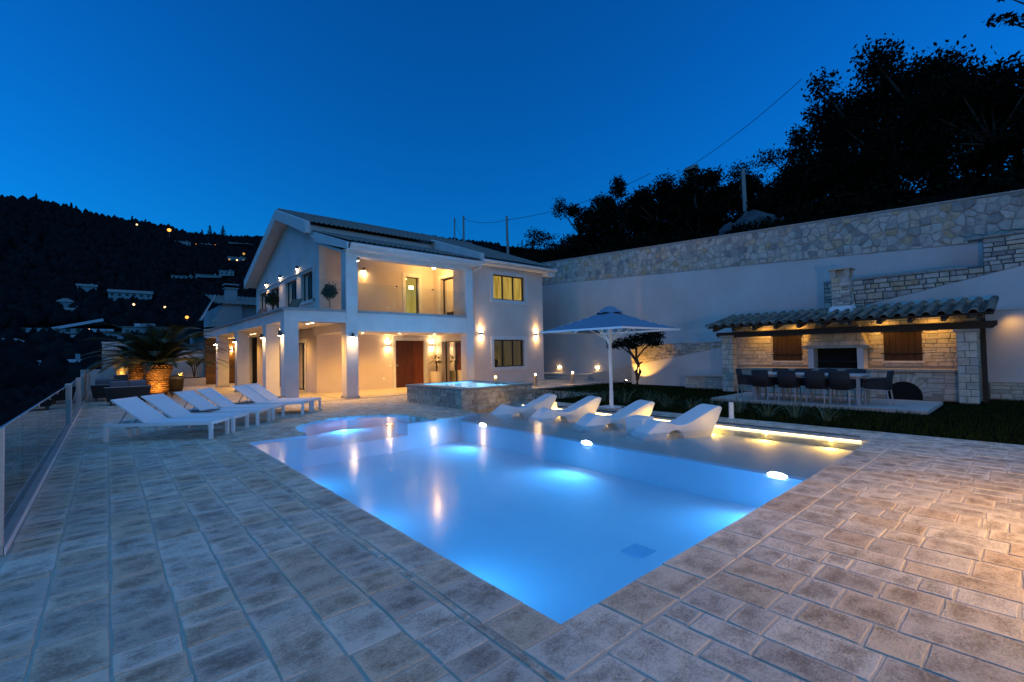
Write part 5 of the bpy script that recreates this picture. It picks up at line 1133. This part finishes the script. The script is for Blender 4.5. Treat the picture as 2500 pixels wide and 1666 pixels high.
# ================================================================ PALM COURT AT THE FAR LEFT
gw = thing('court_wall', 'white garden wall behind the palms at the far left', 'garden wall', (1.8, 32, 0)); mb = MB(); mb.prism([(-.19,32,-.2),(4.2,32,-.2),(4.2,32,1.95),(2.6,32,2.0),(.9,32,2.40),(-.19,32,2.40)], (0,.3,0)); mb.build('plaster_face', M['garden_wall'], gw)
mb = MB(); mb.prism([(-.22,31.97,2.402),(.9,31.97,2.402),(.9,31.97,2.47),(-.22,31.97,2.47)], (0,.36,0)); mb.build('coping', M['trim'], gw)
lw2 = thing('court_side_wall', 'low white wall closing the gap beside the far balustrade', 'garden wall', (-.5,32,0)); mb = MB(); mb.box(-1.0, -.2, 32.0, 32.25, -.2, 1.0); mb.build('plaster_face', M['garden_wall'], lw2); mb = MB(); mb.box(-1.0, -.2, 31.98, 32.27, 1.002, 1.04); mb.build('coping', M['trim'], lw2)
pb = thing('planter', 'long low concrete planter under the white garden wall', 'planter', (2, 31.3, 0)); mb = MB(); mb.box(-.1, 4.15, 30.6, 31.95, 0, .44); mb.build('body', M['concrete'], pb); mb = MB(); mb.box(.0, 4.05, 30.7, 31.9, .442, .45); mb.build('soil', M['earth'], pb)
def cycad(x, y, z, h, r0, r1, L, nf, label, seed):
    rg = random.Random(seed); t = thing('cycad_palm', label, 'palm', (x,y,z), 0, 'stout cycad palms in the court')
    m1 = MB(); m1.lathe([(r0*.9,0),(r0,h*.1),(r0*1.08,h*.5),(r1*.95,h*.85),(r1*.8,h),(.05,h+.05)], (x,y,z), 20); m1.build('trunk', M['cycadbark'], t)
    sc_ = MB(); nz = int(h/.085)
    for k in range(nz):
        zz = z+.05+k*(h-.05)/nz; rr = r0*1.02 if k < nz*.45 else r0+(r1-r0)*((k/nz-.45)/.55)
        for q in range(26):
            a = 2*math.pi*(q+.5*(k%2))/26+rg.uniform(-.06,.06); d = Vector((math.cos(a),math.sin(a),0)); s = Vector((-d.y,d.x,0))*.05; p = Vector((x,y,zz))+d*(rr-.02); L2 = rg.uniform(.05,.11)
            sc_.add([p-s, p+s, p+d*L2+Vector((0,0,.055))+s*.4, p+d*L2+Vector((0,0,.055))-s*.4, p-d*.02+Vector((0,0,.08))], [(0,1,2,3),(0,3,4),(3,2,4),(2,1,4)], rg.random())
    sc_.build('leaf_bases', M['cycadbark'], t, kind='stuff')
    for k in range(nf):
        a = 2*math.pi*k/nf+rg.uniform(-.12,.12); e = [.18,.42,.70,.98][k % 4]+rg.uniform(-.08,.08); ln = L*rg.uniform(.85,1.08); pts = []
        for i in range(9):
            s = i/8; ee = e-(1.0 if e > .6 else .75)*s*s; pts.append(Vector((math.cos(a)*math.cos(ee), math.sin(a)*math.cos(ee), math.sin(ee)))*ln/8)
        p = Vector((x,y,z+h)); line = [p]
        for q in pts: p = p+q; line.append(p)
        fr_ = MB(); fr_.tube(line, [.022-.0018*i for i in range(10)], 5, rnd=.5); ro = fr_.build('leaf_rib', M['rachis'], t)
        lf = MB(); side = Vector((-math.sin(a), math.cos(a), 0))
        for i in range(64):
            s = .10+.88*i/57; f = s*9; j = min(int(f), 8); b = line[j].lerp(line[j+1], f-j); tg = (line[j+1]-line[j]).normalized(); lw_ = .34*math.sin(math.pi*min(1, .22+s*.72))**.7*L/1.7
            for sg in (-1, 1):
                tip = b+side*sg*lw_+tg*lw_*.55+Vector((0,0,.10*lw_)); wd = tg*.020
                lf.add([b-wd, b+wd, tip], [(0,1,2)], rg.random())
        lf.build('leaflets', M['frond'], ro, kind='stuff')
cycad(1.60, 24.16, 0, 1.30, 0.32, .54, 2.30, 56, 'large cycad palm with a shaggy lit trunk beside the loungers', 3)
cycad(1.02, 27.6, 0, 1.40, 0.24, .31, 1.35, 30, 'smaller cycad palm half hidden behind the large one', 9)
for (x, y, px, py, pz, pw) in ((1.45,23.3,1.58,24.1,.75,20),(2.0,23.2,1.75,24.2,1.0,5),(1.0,26.9,1.02,27.5,.8,8)):
    t = thing('palm_uplight', {1.45:'ground spotlight in front of the large cycad trunk',2.0:'twin ground spotlight right of the large cycad trunk',1.0:'ground spotlight at the smaller cycad'}[x], 'garden light', (x,y,0), 0, 'ground spotlights under the palms')
    m1 = MB(); m1.tube([(x,y,0),(x,y,.09)], .03, 8); m1.build('spike', M['lampbody'], t); m1 = MB(); m1.tube([(x,y,.09),(x,y+.03,.15)], .045, 10); m1.build('head', M['lampbody'], t); m1 = MB(); m1.tube([(x,y+.03,.1501),(x,y+.032,.155)], .036, 10); m1.build('lens', E['bulbmid'], t)
    lamp('SPOT', 'up_beam', (x,y+.04,.18), (px,py,pz), pw, (1.0,.55,.12), .03, 95, .6, t)
for x, y, l, n, h in ((.55,31.2,'tall pale grass clump lit from below by the white wall',260,1.9),(1.2,31.2,'dim pale grass clump left of the smaller cycad',90,.8),(3.05,31.2,'small lit grass clump under the white wall',110,.40)): tuft(x, y, l, n, h, .5, 'drygrass', 'grass_clump', 'plant', 'grass clumps in the planter', .45, .014)
for x, y, pw, l in ((.55,30.9,16,'ground spotlight in the planter under the tall grass clump'),(3.0,30.85,5,'ground spotlight in the planter by the broad leaved plant')):
    t = thing('planter_uplight', l, 'garden light', (x,y,.45), 0, 'ground spotlights in the planter'); m1 = MB(); m1.tube([(x,y,.45),(x,y,.52)], .05, 10); m1.build('head', M['lampbody'], t); m1 = MB(); m1.tube([(x,y,.5201),(x,y,.528)], .045, 10); m1.build('lens', E['bulbmid'], t)
    lamp('SPOT', 'up_beam', (x,y,.56), (x,y+.55,1.9), pw, (1.0,.60,.2), .03, 90, .8, t)
t = thing('broad_leaf_plant', 'dark broad leaved banana like plant beside the timber cladding', 'plant', (3.65,31.0,.45)); st_ = MB(); rg = random.Random(8)
for k in range(11):
    a = rg.uniform(0,6.28); h = rg.uniform(.9,1.5); d = Vector((math.cos(a),math.sin(a),0)); p = Vector((3.65,31.0,.42)); q = p+d*.12*h+Vector((0,0,h*.6)); s_ = MB(); s_.tube([p, p.lerp(q,.5)+d*.01, q], [.02,.016,.012], 6); s_.build('stalk', M['bark'], t)
    L2 = rg.uniform(.5,.7); W2 = L2*.26; side = Vector((-d.y,d.x,0)); dirv = (d*.5+Vector((0,0,.85))).normalized(); lf = MB(); vs = []
    for i in range(7):
        s = i/6; wd = W2*math.sin(math.pi*min(.98,.06+s*.94))**.7; c = q+dirv*L2*s-Vector((0,0,.16*s*s))+d*.14*s*s; vs += [c-side*wd+Vector((0,0,.03)), c, c+side*wd+Vector((0,0,.03))]
    lf.add(vs, [f for i in range(6) for f in ((3*i,3*i+1,3*i+4,3*i+3),(3*i+1,3*i+2,3*i+5,3*i+4))], rg.random()); lf.build('leaf', M['leaf'], t)
# outdoor sofas
def sofa(x0, x1, y0, y1, label, arm=True, name='outdoor_sofa'):
    t = thing(name, label, 'sofa', ((x0+x1)/2,(y0+y1)/2,0), 0, 'dark woven outdoor sofas')
    m1 = MB(); f = .07; m1.add([(x0+f,y0+f,.12),(x1-f,y0+f,.12),(x1,y0,.60),(x0,y0,.60),(x0+f,y0+f+.10,.12),(x1-f,y0+f+.10,.12),(x1,y0+.10,.60),(x0,y0+.10,.60)], [(0,1,2,3),(5,4,7,6),(3,2,6,7),(0,4,5,1),(0,3,7,4),(1,5,6,2)]); m1.build('back', M['rattan'], t)
    m1 = MB(); m1.bar((x0-.01,y0+.05,.605), (x1+.01,y0+.05,.605), .11, .02); m1.build('top_rail', M['chairmetal'], t)
    m1 = MB(); m1.box(x0+f, x1-f, y0+.18, y1, .12, .34); m1.build('seat_base', M['rattan'], t)
    for xx in (x0, x1):
        sg = 1 if xx == x0 else -1; m1 = MB(); m1.add([(xx+sg*f,y0+f+.1,.12),(xx+sg*(f+.06),y0+f+.1,.12),(xx+sg*.06,y0+.1,.60),(xx,y0+.1,.60),(xx+sg*f,y1,.12),(xx+sg*(f+.06),y1,.12),(xx+sg*.06,y1,.50),(xx,y1,.50)], [(0,1,2,3),(5,4,7,6),(3,2,6,7),(0,4,5,1),(0,3,7,4),(1,5,6,2)]); m1.build('arm', M['rattan'], t)
        for yy in (y0+.14, y1-.08): m1 = MB(); m1.tube([(xx+sg*.16,yy,0),(xx+sg*.16,yy,.12)], .022, 8); m1.build('leg', M['lampbody'], t)
    n = max(1, round((x1-x0)/.75)); 
    for k in range(n):
        a = x0+.12+(x1-x0-.24)*k/n; b = x0+.12+(x1-x0-.24)*(k+1)/n
        m1 = MB(); m1.box(a+.008, b-.008, y0+.30, y1-.02, .345, .46); bevel(m1.build('seat_cushion', M['cushion'], t), .035, 3)
        m1 = MB(); m1.obox(((a+b)/2,y0+.22,.63), ((b-a)/2-.01,0,0), (0,.07,.015), (0,-.03,.18)); bevel(m1.build('back_cushion', M['cushion'], t), .04, 3)
    return t
sofa(-.06, 1.15, 20.1, 21.0, 'long dark woven sofa with its back to the loungers')
sofa(-.45, .25, 22.7, 23.5, 'dark woven armchair beside the glass balustrade', name='outdoor_armchair')
sofa(.1, 2.2, 28.6, 29.5, 'grey cushioned sofa under the white garden wall')
t = thing('basket_seat', 'brown woven basket seat with a grey cushion right of the large cycad', 'seat', (2.35,24.6,0)); m1 = MB(); m1.lathe([(.26,.10),(.30,.25),(.33,.62),(.31,.63),(.28,.40)], (2.22,24.75,0), 24); m1.build('basket', M['rattan_brown'], t); m1 = MB(); m1.lathe([(.0,0),(.25,.0),(.29,.10),(.24,.22),(.0,.24)], (2.22,24.75,.56), 20); m1.build('cushion', M['cushion'], t, True)
for k in range(4): m1 = MB(); a = k*1.57+.78; m1.tube([(2.22+.2*math.cos(a),24.75+.2*math.sin(a),0),(2.22+.2*math.cos(a),24.75+.2*math.sin(a),.11)], .02, 6); m1.build('leg', M['lampbody'], t)

# ---- annex beyond the court
an = thing('annex', 'low white annex with tiled gable roof and chimney behind the palms', 'house', (6, 38, 0))
mb = MB(); mb.box(4.9, 9, 36, 44, 0, 3.5); mb.build('wall', M['farwall'], an); mb = MB(); mb.prism([(3.7,33.5,3.35),(8.5,33.5,3.35),(8.5,33.5,3.75),(5.2,33.5,3.75),(4.2,33.5,3.3)], (0,9,0)); mb.build('flat_roof', M['farwall'], an)
mb = MB(); mb.prism([(4.9,34,3.76),(6.6,34,3.76),(6.6,34,5.1),(5.7,34,5.1)], (0,.3,0)); mb.prism([(5.6,34.31,3.76),(9,34.31,3.76),(9,34.31,4.9),(5.6,34.31,5.0)], (0,8,0)); mb.build('gable', M['farwall'], an)
mb = MB(); mb.prism([(4.35,33.8,3.85),(5.1,33.8,5.40),(5.1,33.8,5.48),(4.25,33.8,3.85)], (0,.5,0)); mb.build('left_slope', M['darktile'], an); mb = MB(); mb.prism([(4.37,33.78,3.85),(5.1,33.78,5.41),(5.1,33.78,5.48),(4.28,33.78,3.85)], (0,.018,0)); mb.build('verge', M['trim'], an)
link('roof_tiles', tiles(5.1, 9.2, 33.8, 4.9, 38.0, 5.9, .25, .4), M['darktile'], an, 'stuff')
mb = MB(); mb.box(5.95, 6.62, 35.6, 36.2, 5.0, 6.15); chn = mb.build('chimney', M['farwall'], an); mb = MB(); mb.box(5.88, 6.69, 35.53, 36.27, 6.152, 6.22); mb.build('chimney_collar', M['farwall'], chn); mb = MB(); mb.box(5.98, 6.59, 35.63, 36.17, 6.222, 6.40); mb.build('chimney_vent', M['black'], chn); mb = MB(); mb.box(5.86, 6.71, 35.5, 36.3, 6.402, 6.48); mb.build('chimney_cap', M['farwall'], chn)

# ================================================================ SLOPE ABOVE THE WALL: TREES, POLES, ROCKS
def tree(x, y, h, crowns, n, ls, label, seed, name='hill_tree', m='leafdark', grp='trees on the slope above the wall'):
    z = upper(x, y) if x > 20.3 else -.02; t = thing(name, label, 'tree', (x,y,z), 0, grp); rg = random.Random(seed); top = z+h
    tb = MB(); tb.tube([(x,y,z-.3),(x+rg.uniform(-.1,.1),y+rg.uniform(-.1,.1),z+h*.35),(x+rg.uniform(-.25,.25),y+rg.uniform(-.25,.25),z+h*.7)], [.05*h**.75,.036*h**.75,.015*h**.75], 8)
    for c in crowns: tb.tube([(x,y,z+h*.35),(x+c[0]*.6,y+c[1]*.6,z+h*.4+(c[2]-h*.4)*.55),(x+c[0],y+c[1],z+c[2])], [.02*h**.75,.014*h**.75,.008], 6)
    tb.build('trunk', M['bark'], t, True)
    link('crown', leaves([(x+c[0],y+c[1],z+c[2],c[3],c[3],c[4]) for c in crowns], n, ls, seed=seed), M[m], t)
def blob(h, r, k, seed, low=.45):
    rg = random.Random(seed); return [(rg.uniform(-1,1)*r, rg.uniform(-1,1)*r, h*rg.uniform(low,.90), r*rg.uniform(.36,.60), h*rg.uniform(.10,.17)) for _ in range(k)]
TR = [(30.5,25.6,5.4,1.5,12,2600,'tree with an open split crown left of the dark thicket'),(32.1,23.9,6.4,1.2,12,2400,'taller narrow tree joined to the split crowned tree'),(27.6,28.6,3.0,1.9,11,1800,'round bush tree above the right corner of the villa roof'),
      (33.8,21.4,4.6,2.0,13,2600,'low spreading tree right of the split crowned pair'),(35.2,19.2,5.2,2.0,13,2600,'wide dark tree beside the stone chimney'),(36.3,16.6,5.4,2.1,14,2900,'dark tree with feathery top just right of the stone chimney'),(37.6,13.4,4.0,1.9,12,2200,'low dark tree behind the leaning utility pole'),(35.5,10.4,5.0,1.9,13,2600,'dark tree at the foot of the giant trees'),
      (35.0,8.9,7.0,1.7,16,3600,'tall leaning tree at the left edge of the giant trees'),(33.6,5.9,8.4,2.3,24,6500,'giant dark tree with wind blown top'),(32.6,3.0,8.8,2.5,26,7500,'giant dark tree at the middle of the right hand grove'),(32.0,.3,6.3,2.3,22,6000,'giant dark tree at the right border of the picture'),(31,-3,5.4,2.4,14,2600,'giant dark tree beyond the right border'),(29.5,4.3,5.0,2.6,20,5200,'dense dark tree in front of the giant trees'),(29.3,1.0,4.8,2.5,20,4800,'dense dark tree low at the right border'),(30.5,7.6,4.6,2.0,16,3600,'dense dark tree in front of the tall leaning tree')]
for i, (x, y, h, r, k, n, l) in enumerate(TR): tree(x, y, h, blob(h, r, k, i+20, .16), int(n*1.7), .11 if h < 6 else .13, l, i+40)
for i in range(16):
    y = 23.5-i*1.02; x = 29.0+.35*math.sin(i*2.1)*3+ (i%3)*1.1
    tree(x, y, 3.4+.5*math.sin(i*1.7)+(.6 if i > 9 else 0), blob(3.6, 1.5, 9, 300+i, .10), 2600, .12, ['bushy dark tree filling the thicket, crown touching the open split crowned tree','bushy dark tree low in the thicket behind the roof side cable','rounded dark tree in the thicket left of the stone chimney','dark thicket tree straight below the stone chimney','dark thicket tree just right of the stone chimney','small rounded tree in the gap right of the stone chimney','bushy tree in the gap before the leaning utility pole','dark bushy tree left of the leaning utility pole','dense low tree at the left side of the rocks','dense low tree directly behind the leaning pole','low tree between leaning pole and thin metal pole','dark low tree behind the thin metal pole','dark low tree just right of the thin metal pole','low tree under the tall leaning tree','low tree under the left edge of the giant crown','low tree under the wind blown giant tree'][i], 400+i)
# overhanging branch of a tree standing right of the frame
tree(19.0, -6.0, 11.5, [(-.2,-.6,10.8,1.4,.9),(.3,-1.4,9.6,1.3,.8),(-.9,6.45,10.35,.22,.12),(-.95,6.2,10.15,.24,.14),(-1.0,5.9,10.05,.26,.16),(-1.05,6.3,10.8,.2,.10),(-1.0,5.4,10.1,.35,.22),(-.8,4.4,10.2,.5,.3),(-.5,2.5,10.5,.7,.4)], 2200, .09, 'tall tree right of the frame with one branch reaching into the top corner', 5, grp=None)
# undergrowth as one mass
rg = np.random.default_rng(5); cl = []
for k in range(520):
    x = 20.6+rg.random()**1.5*22; y = rg.uniform(-8, 34); s = rg.uniform(.35, .95)*(1 if x > 23 else .55)
    if 22.0 < x < 26 and 9.6 < y < 12.4: continue
    cl.append((x, y, upper(x,y)+s*.35, s*1.1, s*1.1, s*.8))
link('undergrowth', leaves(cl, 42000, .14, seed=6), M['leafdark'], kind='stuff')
cl = []
for k in range(90): x = rg.uniform(21,46); y = rg.uniform(30,60); s = rg.uniform(.5,1.3); cl.append((x, y, upper(x,y)+s*.5, s, s, s*.9))
link('thicket_beyond_villa', leaves(cl, 9000, .16, seed=16), M['leafdark'], kind='stuff')
def pole(x, y, ztop, r, label, lean=0, name='utility_pole', arm=True):
    z = upper(x, y); t = thing(name, label, 'utility pole', (x,y,z-.3), 0, 'utility poles on the slope'); m1 = MB(); m1.tube([(x,y,z-.4),(x-lean,y+lean,ztop)], [r,r*.7], 10); m1.build('shaft', M['pole'], t)
    m1 = MB(); m1.tube([(x-lean,y+lean,ztop-.35),(x-lean+.1,y+lean-.22,ztop-.33)], .03, 6); m1.build('bracket', M['lampbody'], t); return (x-lean, y+lean, ztop-.3)
p1 = pole(31.09, 45.37, 17.75, .11, 'thin utility pole farthest left behind the roof'); p2 = pole(27.9, 39.05, 15.9, .13, 'utility pole second from left behind the roof'); p3 = pole(24.95, 28.65, 12.85, .13, 'utility pole rising beside the right end of the villa roof', .06); p4 = pole(27.93, 10.94, 11.95, .14, 'leaning grey utility pole above the stone wall', .06); p5 = pole(32.32, 10.57, 12.7, .06, 'thin metal pole right of the leaning utility pole')
def cable(a, b, sag, label, r=.018):
    pts = []
    for i in range(25): s = i/24; q = Vector(a).lerp(Vector(b), s); q.z -= sag*4*s*(1-s); pts.append(q)
    m1 = MB(); m1.tube(pts, r, 5, False); m1.build('cable', M['cable'], None, label=label, cat='cable', group='overhead cables')
cable(p2, p3, .35, 'sagging overhead cable between the two poles behind the roof'); cable(p3, (29.5,18.0,14.3), .55, 'overhead cable from the roof side pole into the dark trees'); cable((29.5,18.0,13.2), (30.5,8.6,17.2), .5, 'steep overhead cable climbing past the stone chimney into the giant tree'); cable(p4, (30.5,6.0,12.6), .1, 'short cable from the leaning pole into the grove'); cable(p4, (36,19.0,14.9), .2, 'thin cable from the leaning pole towards the stone chimney'); cable(p1, (27.92,39.06,13.2), .1, 'slanting stay cable between the two left poles')
t = thing('stone_chimney', 'small capped chimney poking above the dark trees', 'chimney', (50.0,25.4,13)); m1 = MB(); m1.box(49.7,50.5,25.0,25.8,12,21.0); m1.build('shaft', M['farwall'], t); m1 = MB(); m1.box(49.5,50.7,24.8,26.0,21.0,21.5); m1.build('collar', M['farwall'], t); m1 = MB(); m1.prism([(49.4,24.7,21.9),(50.8,24.7,21.9),(50.1,24.7,22.5)], (0,1.4,0)); m1.build('cap', M['farroof'], t); m1 = MB(); m1.box(49.7,50.5,25.0,25.8,21.5,21.9); m1.build('vent', M['black'], t)
for k, (x, y, s, l) in enumerate(((24.8,9.3,1.0,'large pointed grey rock above the stone wall'),(24.2,10.3,.6,'smaller rock left of the large pointed rock'),(24.6,8.1,.45,'small pale rock right of the large pointed rock'))):
    rg2 = random.Random(k+3); bm_ = MB(); vs = []; n = 12
    for r_, z_ in ((1.0,-.3),(.95,.1),(.7,.42),(.35,.75),(.05,.95)):
        for i in range(n): a = 6.283*i/n; q = r_*s*rg2.uniform(.8,1.15); vs.append((x+q*math.cos(a)*.8, y+q*math.sin(a)*1.25, upper(x,y)+z_*s*rg2.uniform(.85,1.1)))
    bm_.add(vs, [(r_*n+i, r_*n+(i+1)%n, (r_+1)*n+(i+1)%n, (r_+1)*n+i) for r_ in range(4) for i in range(n)]+[tuple(range(4*n,5*n))]); bm_.build('rock', M['rock'], None, label=l, cat='rock', group='rocks above the wall')

# ================================================================ FAR SIDE OF THE VALLEY
# forest: small crowns joined in one mass
rg = np.random.default_rng(12); n = 27000
ph = np.radians(rg.uniform(-32, 40, n)); rr = np.concatenate([rg.uniform(24, 130, 5200), np.sqrt(rg.uniform(130**2, 715**2, n-5200))])
ico = np.array([(0,0,1.15),(.89,0,.45),(.28,.85,.45),(-.72,.53,.45),(-.72,-.53,.45),(.28,-.85,.45),(.72,.53,-.45),(-.28,.85,-.45),(-.89,0,-.45),(-.28,-.85,-.45),(.72,-.53,-.45),(0,0,-.9)])
icf = np.array([(0,1,2),(0,2,3),(0,3,4),(0,4,5),(0,5,1),(1,6,2),(2,7,3),(3,8,4),(4,9,5),(5,10,1),(6,7,2),(7,8,3),(8,9,4),(9,10,5),(10,6,1)])
HOUSES = []
def far_ok(x, y):
    return all((x-h[0])**2+(y-h[1])**2 > h[2]**2 for h in HOUSES)
H_ = [  # x, y, width, depth, wall height, style, label
 (120.7,627.5,26,10,4,'flat','long low white building high on the far hillside'),(77.6,460.5,11,9,7,'flat','white two storey villa above the annex chimney'),(64.0,455.5,18,8,4,'flat','white terraced house left of the two storey villa'),(46.7,452.6,17,7,2.6,'flat','long low white wall house at the left of the hillside row'),
 (11.0,369.8,21,9,5.5,'gable','wide pale house with a row of dark openings and roof tank'),(-9.6,393.9,9,7,5,'gable','small two storey house left of the wide pale house'),(-16.4,335.6,7,6,3.5,'hip','little pale house with pyramid roof in the dark valley'),(-12.7,316.7,6.5,5,2.5,'gable','small low roof beneath the pyramid roofed house'),
 (-14.1,271.6,26,9,2.0,'shed','long pale roof running up the dark slope'),(-.8,257.0,17,9,3.2,'solar','house with solar panels on a flat roof, left one'),(14.1,270.6,18,9,3.2,'solar','house with solar panels on a flat roof, right one'),(-7.0,251.9,6.5,5,2.4,'gable','small pale house left of the solar panel houses'),
 (-24.6,224.7,12,6,2.4,'hip','pale pavilion with amber lit windows at the far left'),(-12.4,145.5,6.5,5,3.0,'gable','pale house with wide eave and two windows below the deck'),(-11.2,172,4.5,4,2.2,'gable','pale roof above the house with wide eave'),(-6.9,173.9,3.6,3,2.4,'chim','small pale house with tall chimney at the valley edge'),(-16.0,145.1,4,3,2,'flat','low pale shed at the far left below the deck'),
 (62,612,14,8,4,'flat','small white house just below the ridge by the orange lamp'),(84,618,11,7,3.5,'flat','small white house on the ridge right of the orange lamp'),(100,540,16,8,4,'flat','lit white house high behind the villa gable')]
for (x, y, w, d, h, st, l) in H_: HOUSES.append((x, y, w*.62+3)); 
for (x, y, w, d, h, st, l) in H_:
    z = terrain(x, y); t = thing('far_house', l, 'house', (x,y,z), 0, 'houses across the valley'); a = math.atan2(x, y); ex = Vector((math.cos(a), -math.sin(a), 0)); ey = Vector((math.sin(a), math.cos(a), 0)); B = Vector((x,y,z))
    pt = lambda p, q, r: B+ex*p+ey*q+Vector((0,0,r))
    mb = MB(); mb.add([pt(-w/2,0,-3),pt(w/2,0,-3),pt(w/2,d,-3),pt(-w/2,d,-3),pt(-w/2,0,h),pt(w/2,0,h),pt(w/2,d,h),pt(-w/2,d,h)], [(0,1,5,4),(1,2,6,5),(2,3,7,6),(3,0,4,7),(4,5,6,7)]); mb.build('wall', M['farwall'], t)
    rf_ = MB(); o = .6
    if st in ('gable','chim'): rf_.add([pt(-w/2-o,-o,h-.1),pt(w/2+o,-o,h-.1),pt(w/2+o,d+o,h-.1),pt(-w/2-o,d+o,h-.1),pt(-w/2-o,d/2,h+d*.24),pt(w/2+o,d/2,h+d*.24)], [(0,1,5,4),(2,3,4,5),(0,4,3),(1,2,5)])
    elif st == 'hip': rf_.add([pt(-w/2-o,-o,h-.1),pt(w/2+o,-o,h-.1),pt(w/2+o,d+o,h-.1),pt(-w/2-o,d+o,h-.1),pt(-w*.15,d/2,h+d*.34),pt(w*.15,d/2,h+d*.34)], [(0,1,5,4),(2,3,4,5),(0,4,3),(1,2,5)])
    elif st == 'shed': rf_.add([pt(-w/2,-1,-1.5),pt(w/2,-1,5.5),pt(w/2,d*.5,7.0),pt(-w/2,d*.5,0)], [(0,1,2,3)])
    else: rf_.add([pt(-w/2-.4,-.4,h+.002),pt(w/2+.4,-.4,h+.002),pt(w/2+.4,d+.4,h+.002),pt(-w/2-.4,d+.4,h+.002),pt(-w/2-.4,-.4,h+.4),pt(w/2+.4,-.4,h+.4),pt(w/2+.4,d+.4,h+.4),pt(-w/2-.4,d+.4,h+.4)], [(0,1,5,4),(1,2,6,5),(2,3,7,6),(3,0,4,7),(4,5,6,7)])
    rf_.build('roof', M['farwall'] if st in ('shed','flat','chim') else M['farroof'], t)
    nw = max(2, int(w/3.2)); fl = 2 if h > 5.2 else 1
    for f_ in range(fl):
        for k in range(nw):
            c = -w/2+w*(k+.5)/nw; z0 = .6+f_*(h/fl); m1 = MB(); m1.add([pt(c-.7,-.05,z0),pt(c+.7,-.05,z0),pt(c+.7,-.05,z0+1.5),pt(c-.7,-.05,z0+1.5)], [(0,1,2,3)])
            lit = ('amber' in l) or ('lit white' in l and k % 2 == 0); m1.build('window', E['glow'] if lit else M['farglass'], t)
    if st in ('gable','chim','flat'): m1 = MB(); m1.add([pt(w*.25+q[0],d*.5+q[1],q[2]) for q in ((-.5,-.5,h),(.5,-.5,h),(.5,.5,h),(-.5,.5,h),(-.5,-.5,h+2.2),(.5,-.5,h+2.2),(.5,.5,h+2.2),(-.5,.5,h+2.2))], [(0,1,5,4),(1,2,6,5),(2,3,7,6),(3,0,4,7),(4,5,6,7)]); m1.build('chimney', M['farwall'], t)
    if st == 'solar':
        for k in range(3): m1 = MB(); c = -w*.2+k*2.6; m1.add([pt(c-1.2,1,h+.5),pt(c+1.2,1,h+.5),pt(c+1.2,3,h+1.9),pt(c-1.2,3,h+1.9)], [(0,1,2,3)]); m1.build('solar_panel', M['farwall'], t)
sz = rg.uniform(.7, 1.35, n)*np.where(rr > 130, 2.5, 1.15); vs = []; fs = []; rn = []; c = 0
for i in range(n):
    x, y = rr[i]*math.sin(ph[i]), rr[i]*math.cos(ph[i])
    if (x > -3 and rr[i] < 75) or not far_ok(x, y): continue
    if rr[i] < 60 and x > -3.5: continue
    q = ico*np.array([sz[i], sz[i], sz[i]*rg.uniform(.9,1.6)])*rg.uniform(.75,1.2,(12,1)); q += (x, y, terrain(x,y)+sz[i]*.5); vs.append(q); fs.append(icf+c*12); rn.append(np.full(12, rg.random())); c += 1
link('forest', np_mesh('forest', np.concatenate(vs), np.concatenate(fs), np.concatenate(rn)), M['forest'], kind='stuff')
# cypresses on the skyline and lamps of the town
CY = [(98,690,17,'left one of the pair of tall conifers on the ridge'),(112,688,19,'right one of the pair of tall conifers on the ridge'),(90,692,10,'small conifer left of the ridge pair'),(-57,697,9,'leftmost thin cypress on the ridge'),(-30,698,10,'thin cypress midway down the left ridge'),(-26,698,8,'short cypress beside the midway cypress'),(22,698,9,'thin cypress above the far houses'),(34,697,8,'short cypress near the orange lamp')]
for (x, y, h, l) in CY:
    z = terrain(x, y); t = thing('cypress', l, 'tree', (x,y,z), 0, 'conifers on the ridge'); m1 = MB(); m1.tube([(x,y,z-1),(x,y,z+h*.3)], .4, 6); m1.build('trunk', M['bark'], t)
    link('crown', leaves([(x,y,z+h*(.2+.16*k),h*(.20-.034*k),h*(.20-.034*k),h*.14) for k in range(5)], 320, .9, seed=int(abs(x))), M['forest'], t)
def street(x, y, h, r, m, l):
    z = terrain(x, y); t = thing('street_lamp', l, 'street lamp', (x,y,z), 0, 'street lamps across the valley'); m1 = MB(); m1.tube([(x,y,z-1),(x,y,z+h)], .12, 6); m1.build('pole', M['pole'], t); m1 = MB(); m1.lathe([(.05,-r),(r*.8,-r*.6),(r,0),(r*.8,r*.6),(.05,r)], (x,y,z+h+r), 10); m1.build('lamp_head', m, t)
for a in ((51,625,9,1.9,E['street'],'big orange street lamp on the ridge'),(74,610,3,.8,E['street'],'small orange lamp right of the ridge lamp'),(92,612,3,.8,E['street'],'small amber lamp farther right along the ridge'),(24,640,8,.9,E['streetw'],'tiny pale lamp near the top of the ridge'),(11.0,328.8,4,.65,E['streetw'],'pale lamp below the wide pale house'),(24.4,322.1,4,.65,E['streetw'],'pale lamp in the dark valley right of centre'),(31.1,290,4,.8,E['street'],'orange lamp just left of the annex roof'),(95.7,516,5,.8,E['streetw'],'pale lamp above the annex chimney'),(108,548,5,1.2,E['glow'],'dim amber lamp beside the villa gable'),(-5.7,262,3,.5,E['streetw'],'tiny lamp at the solar panel houses')): street(*a)
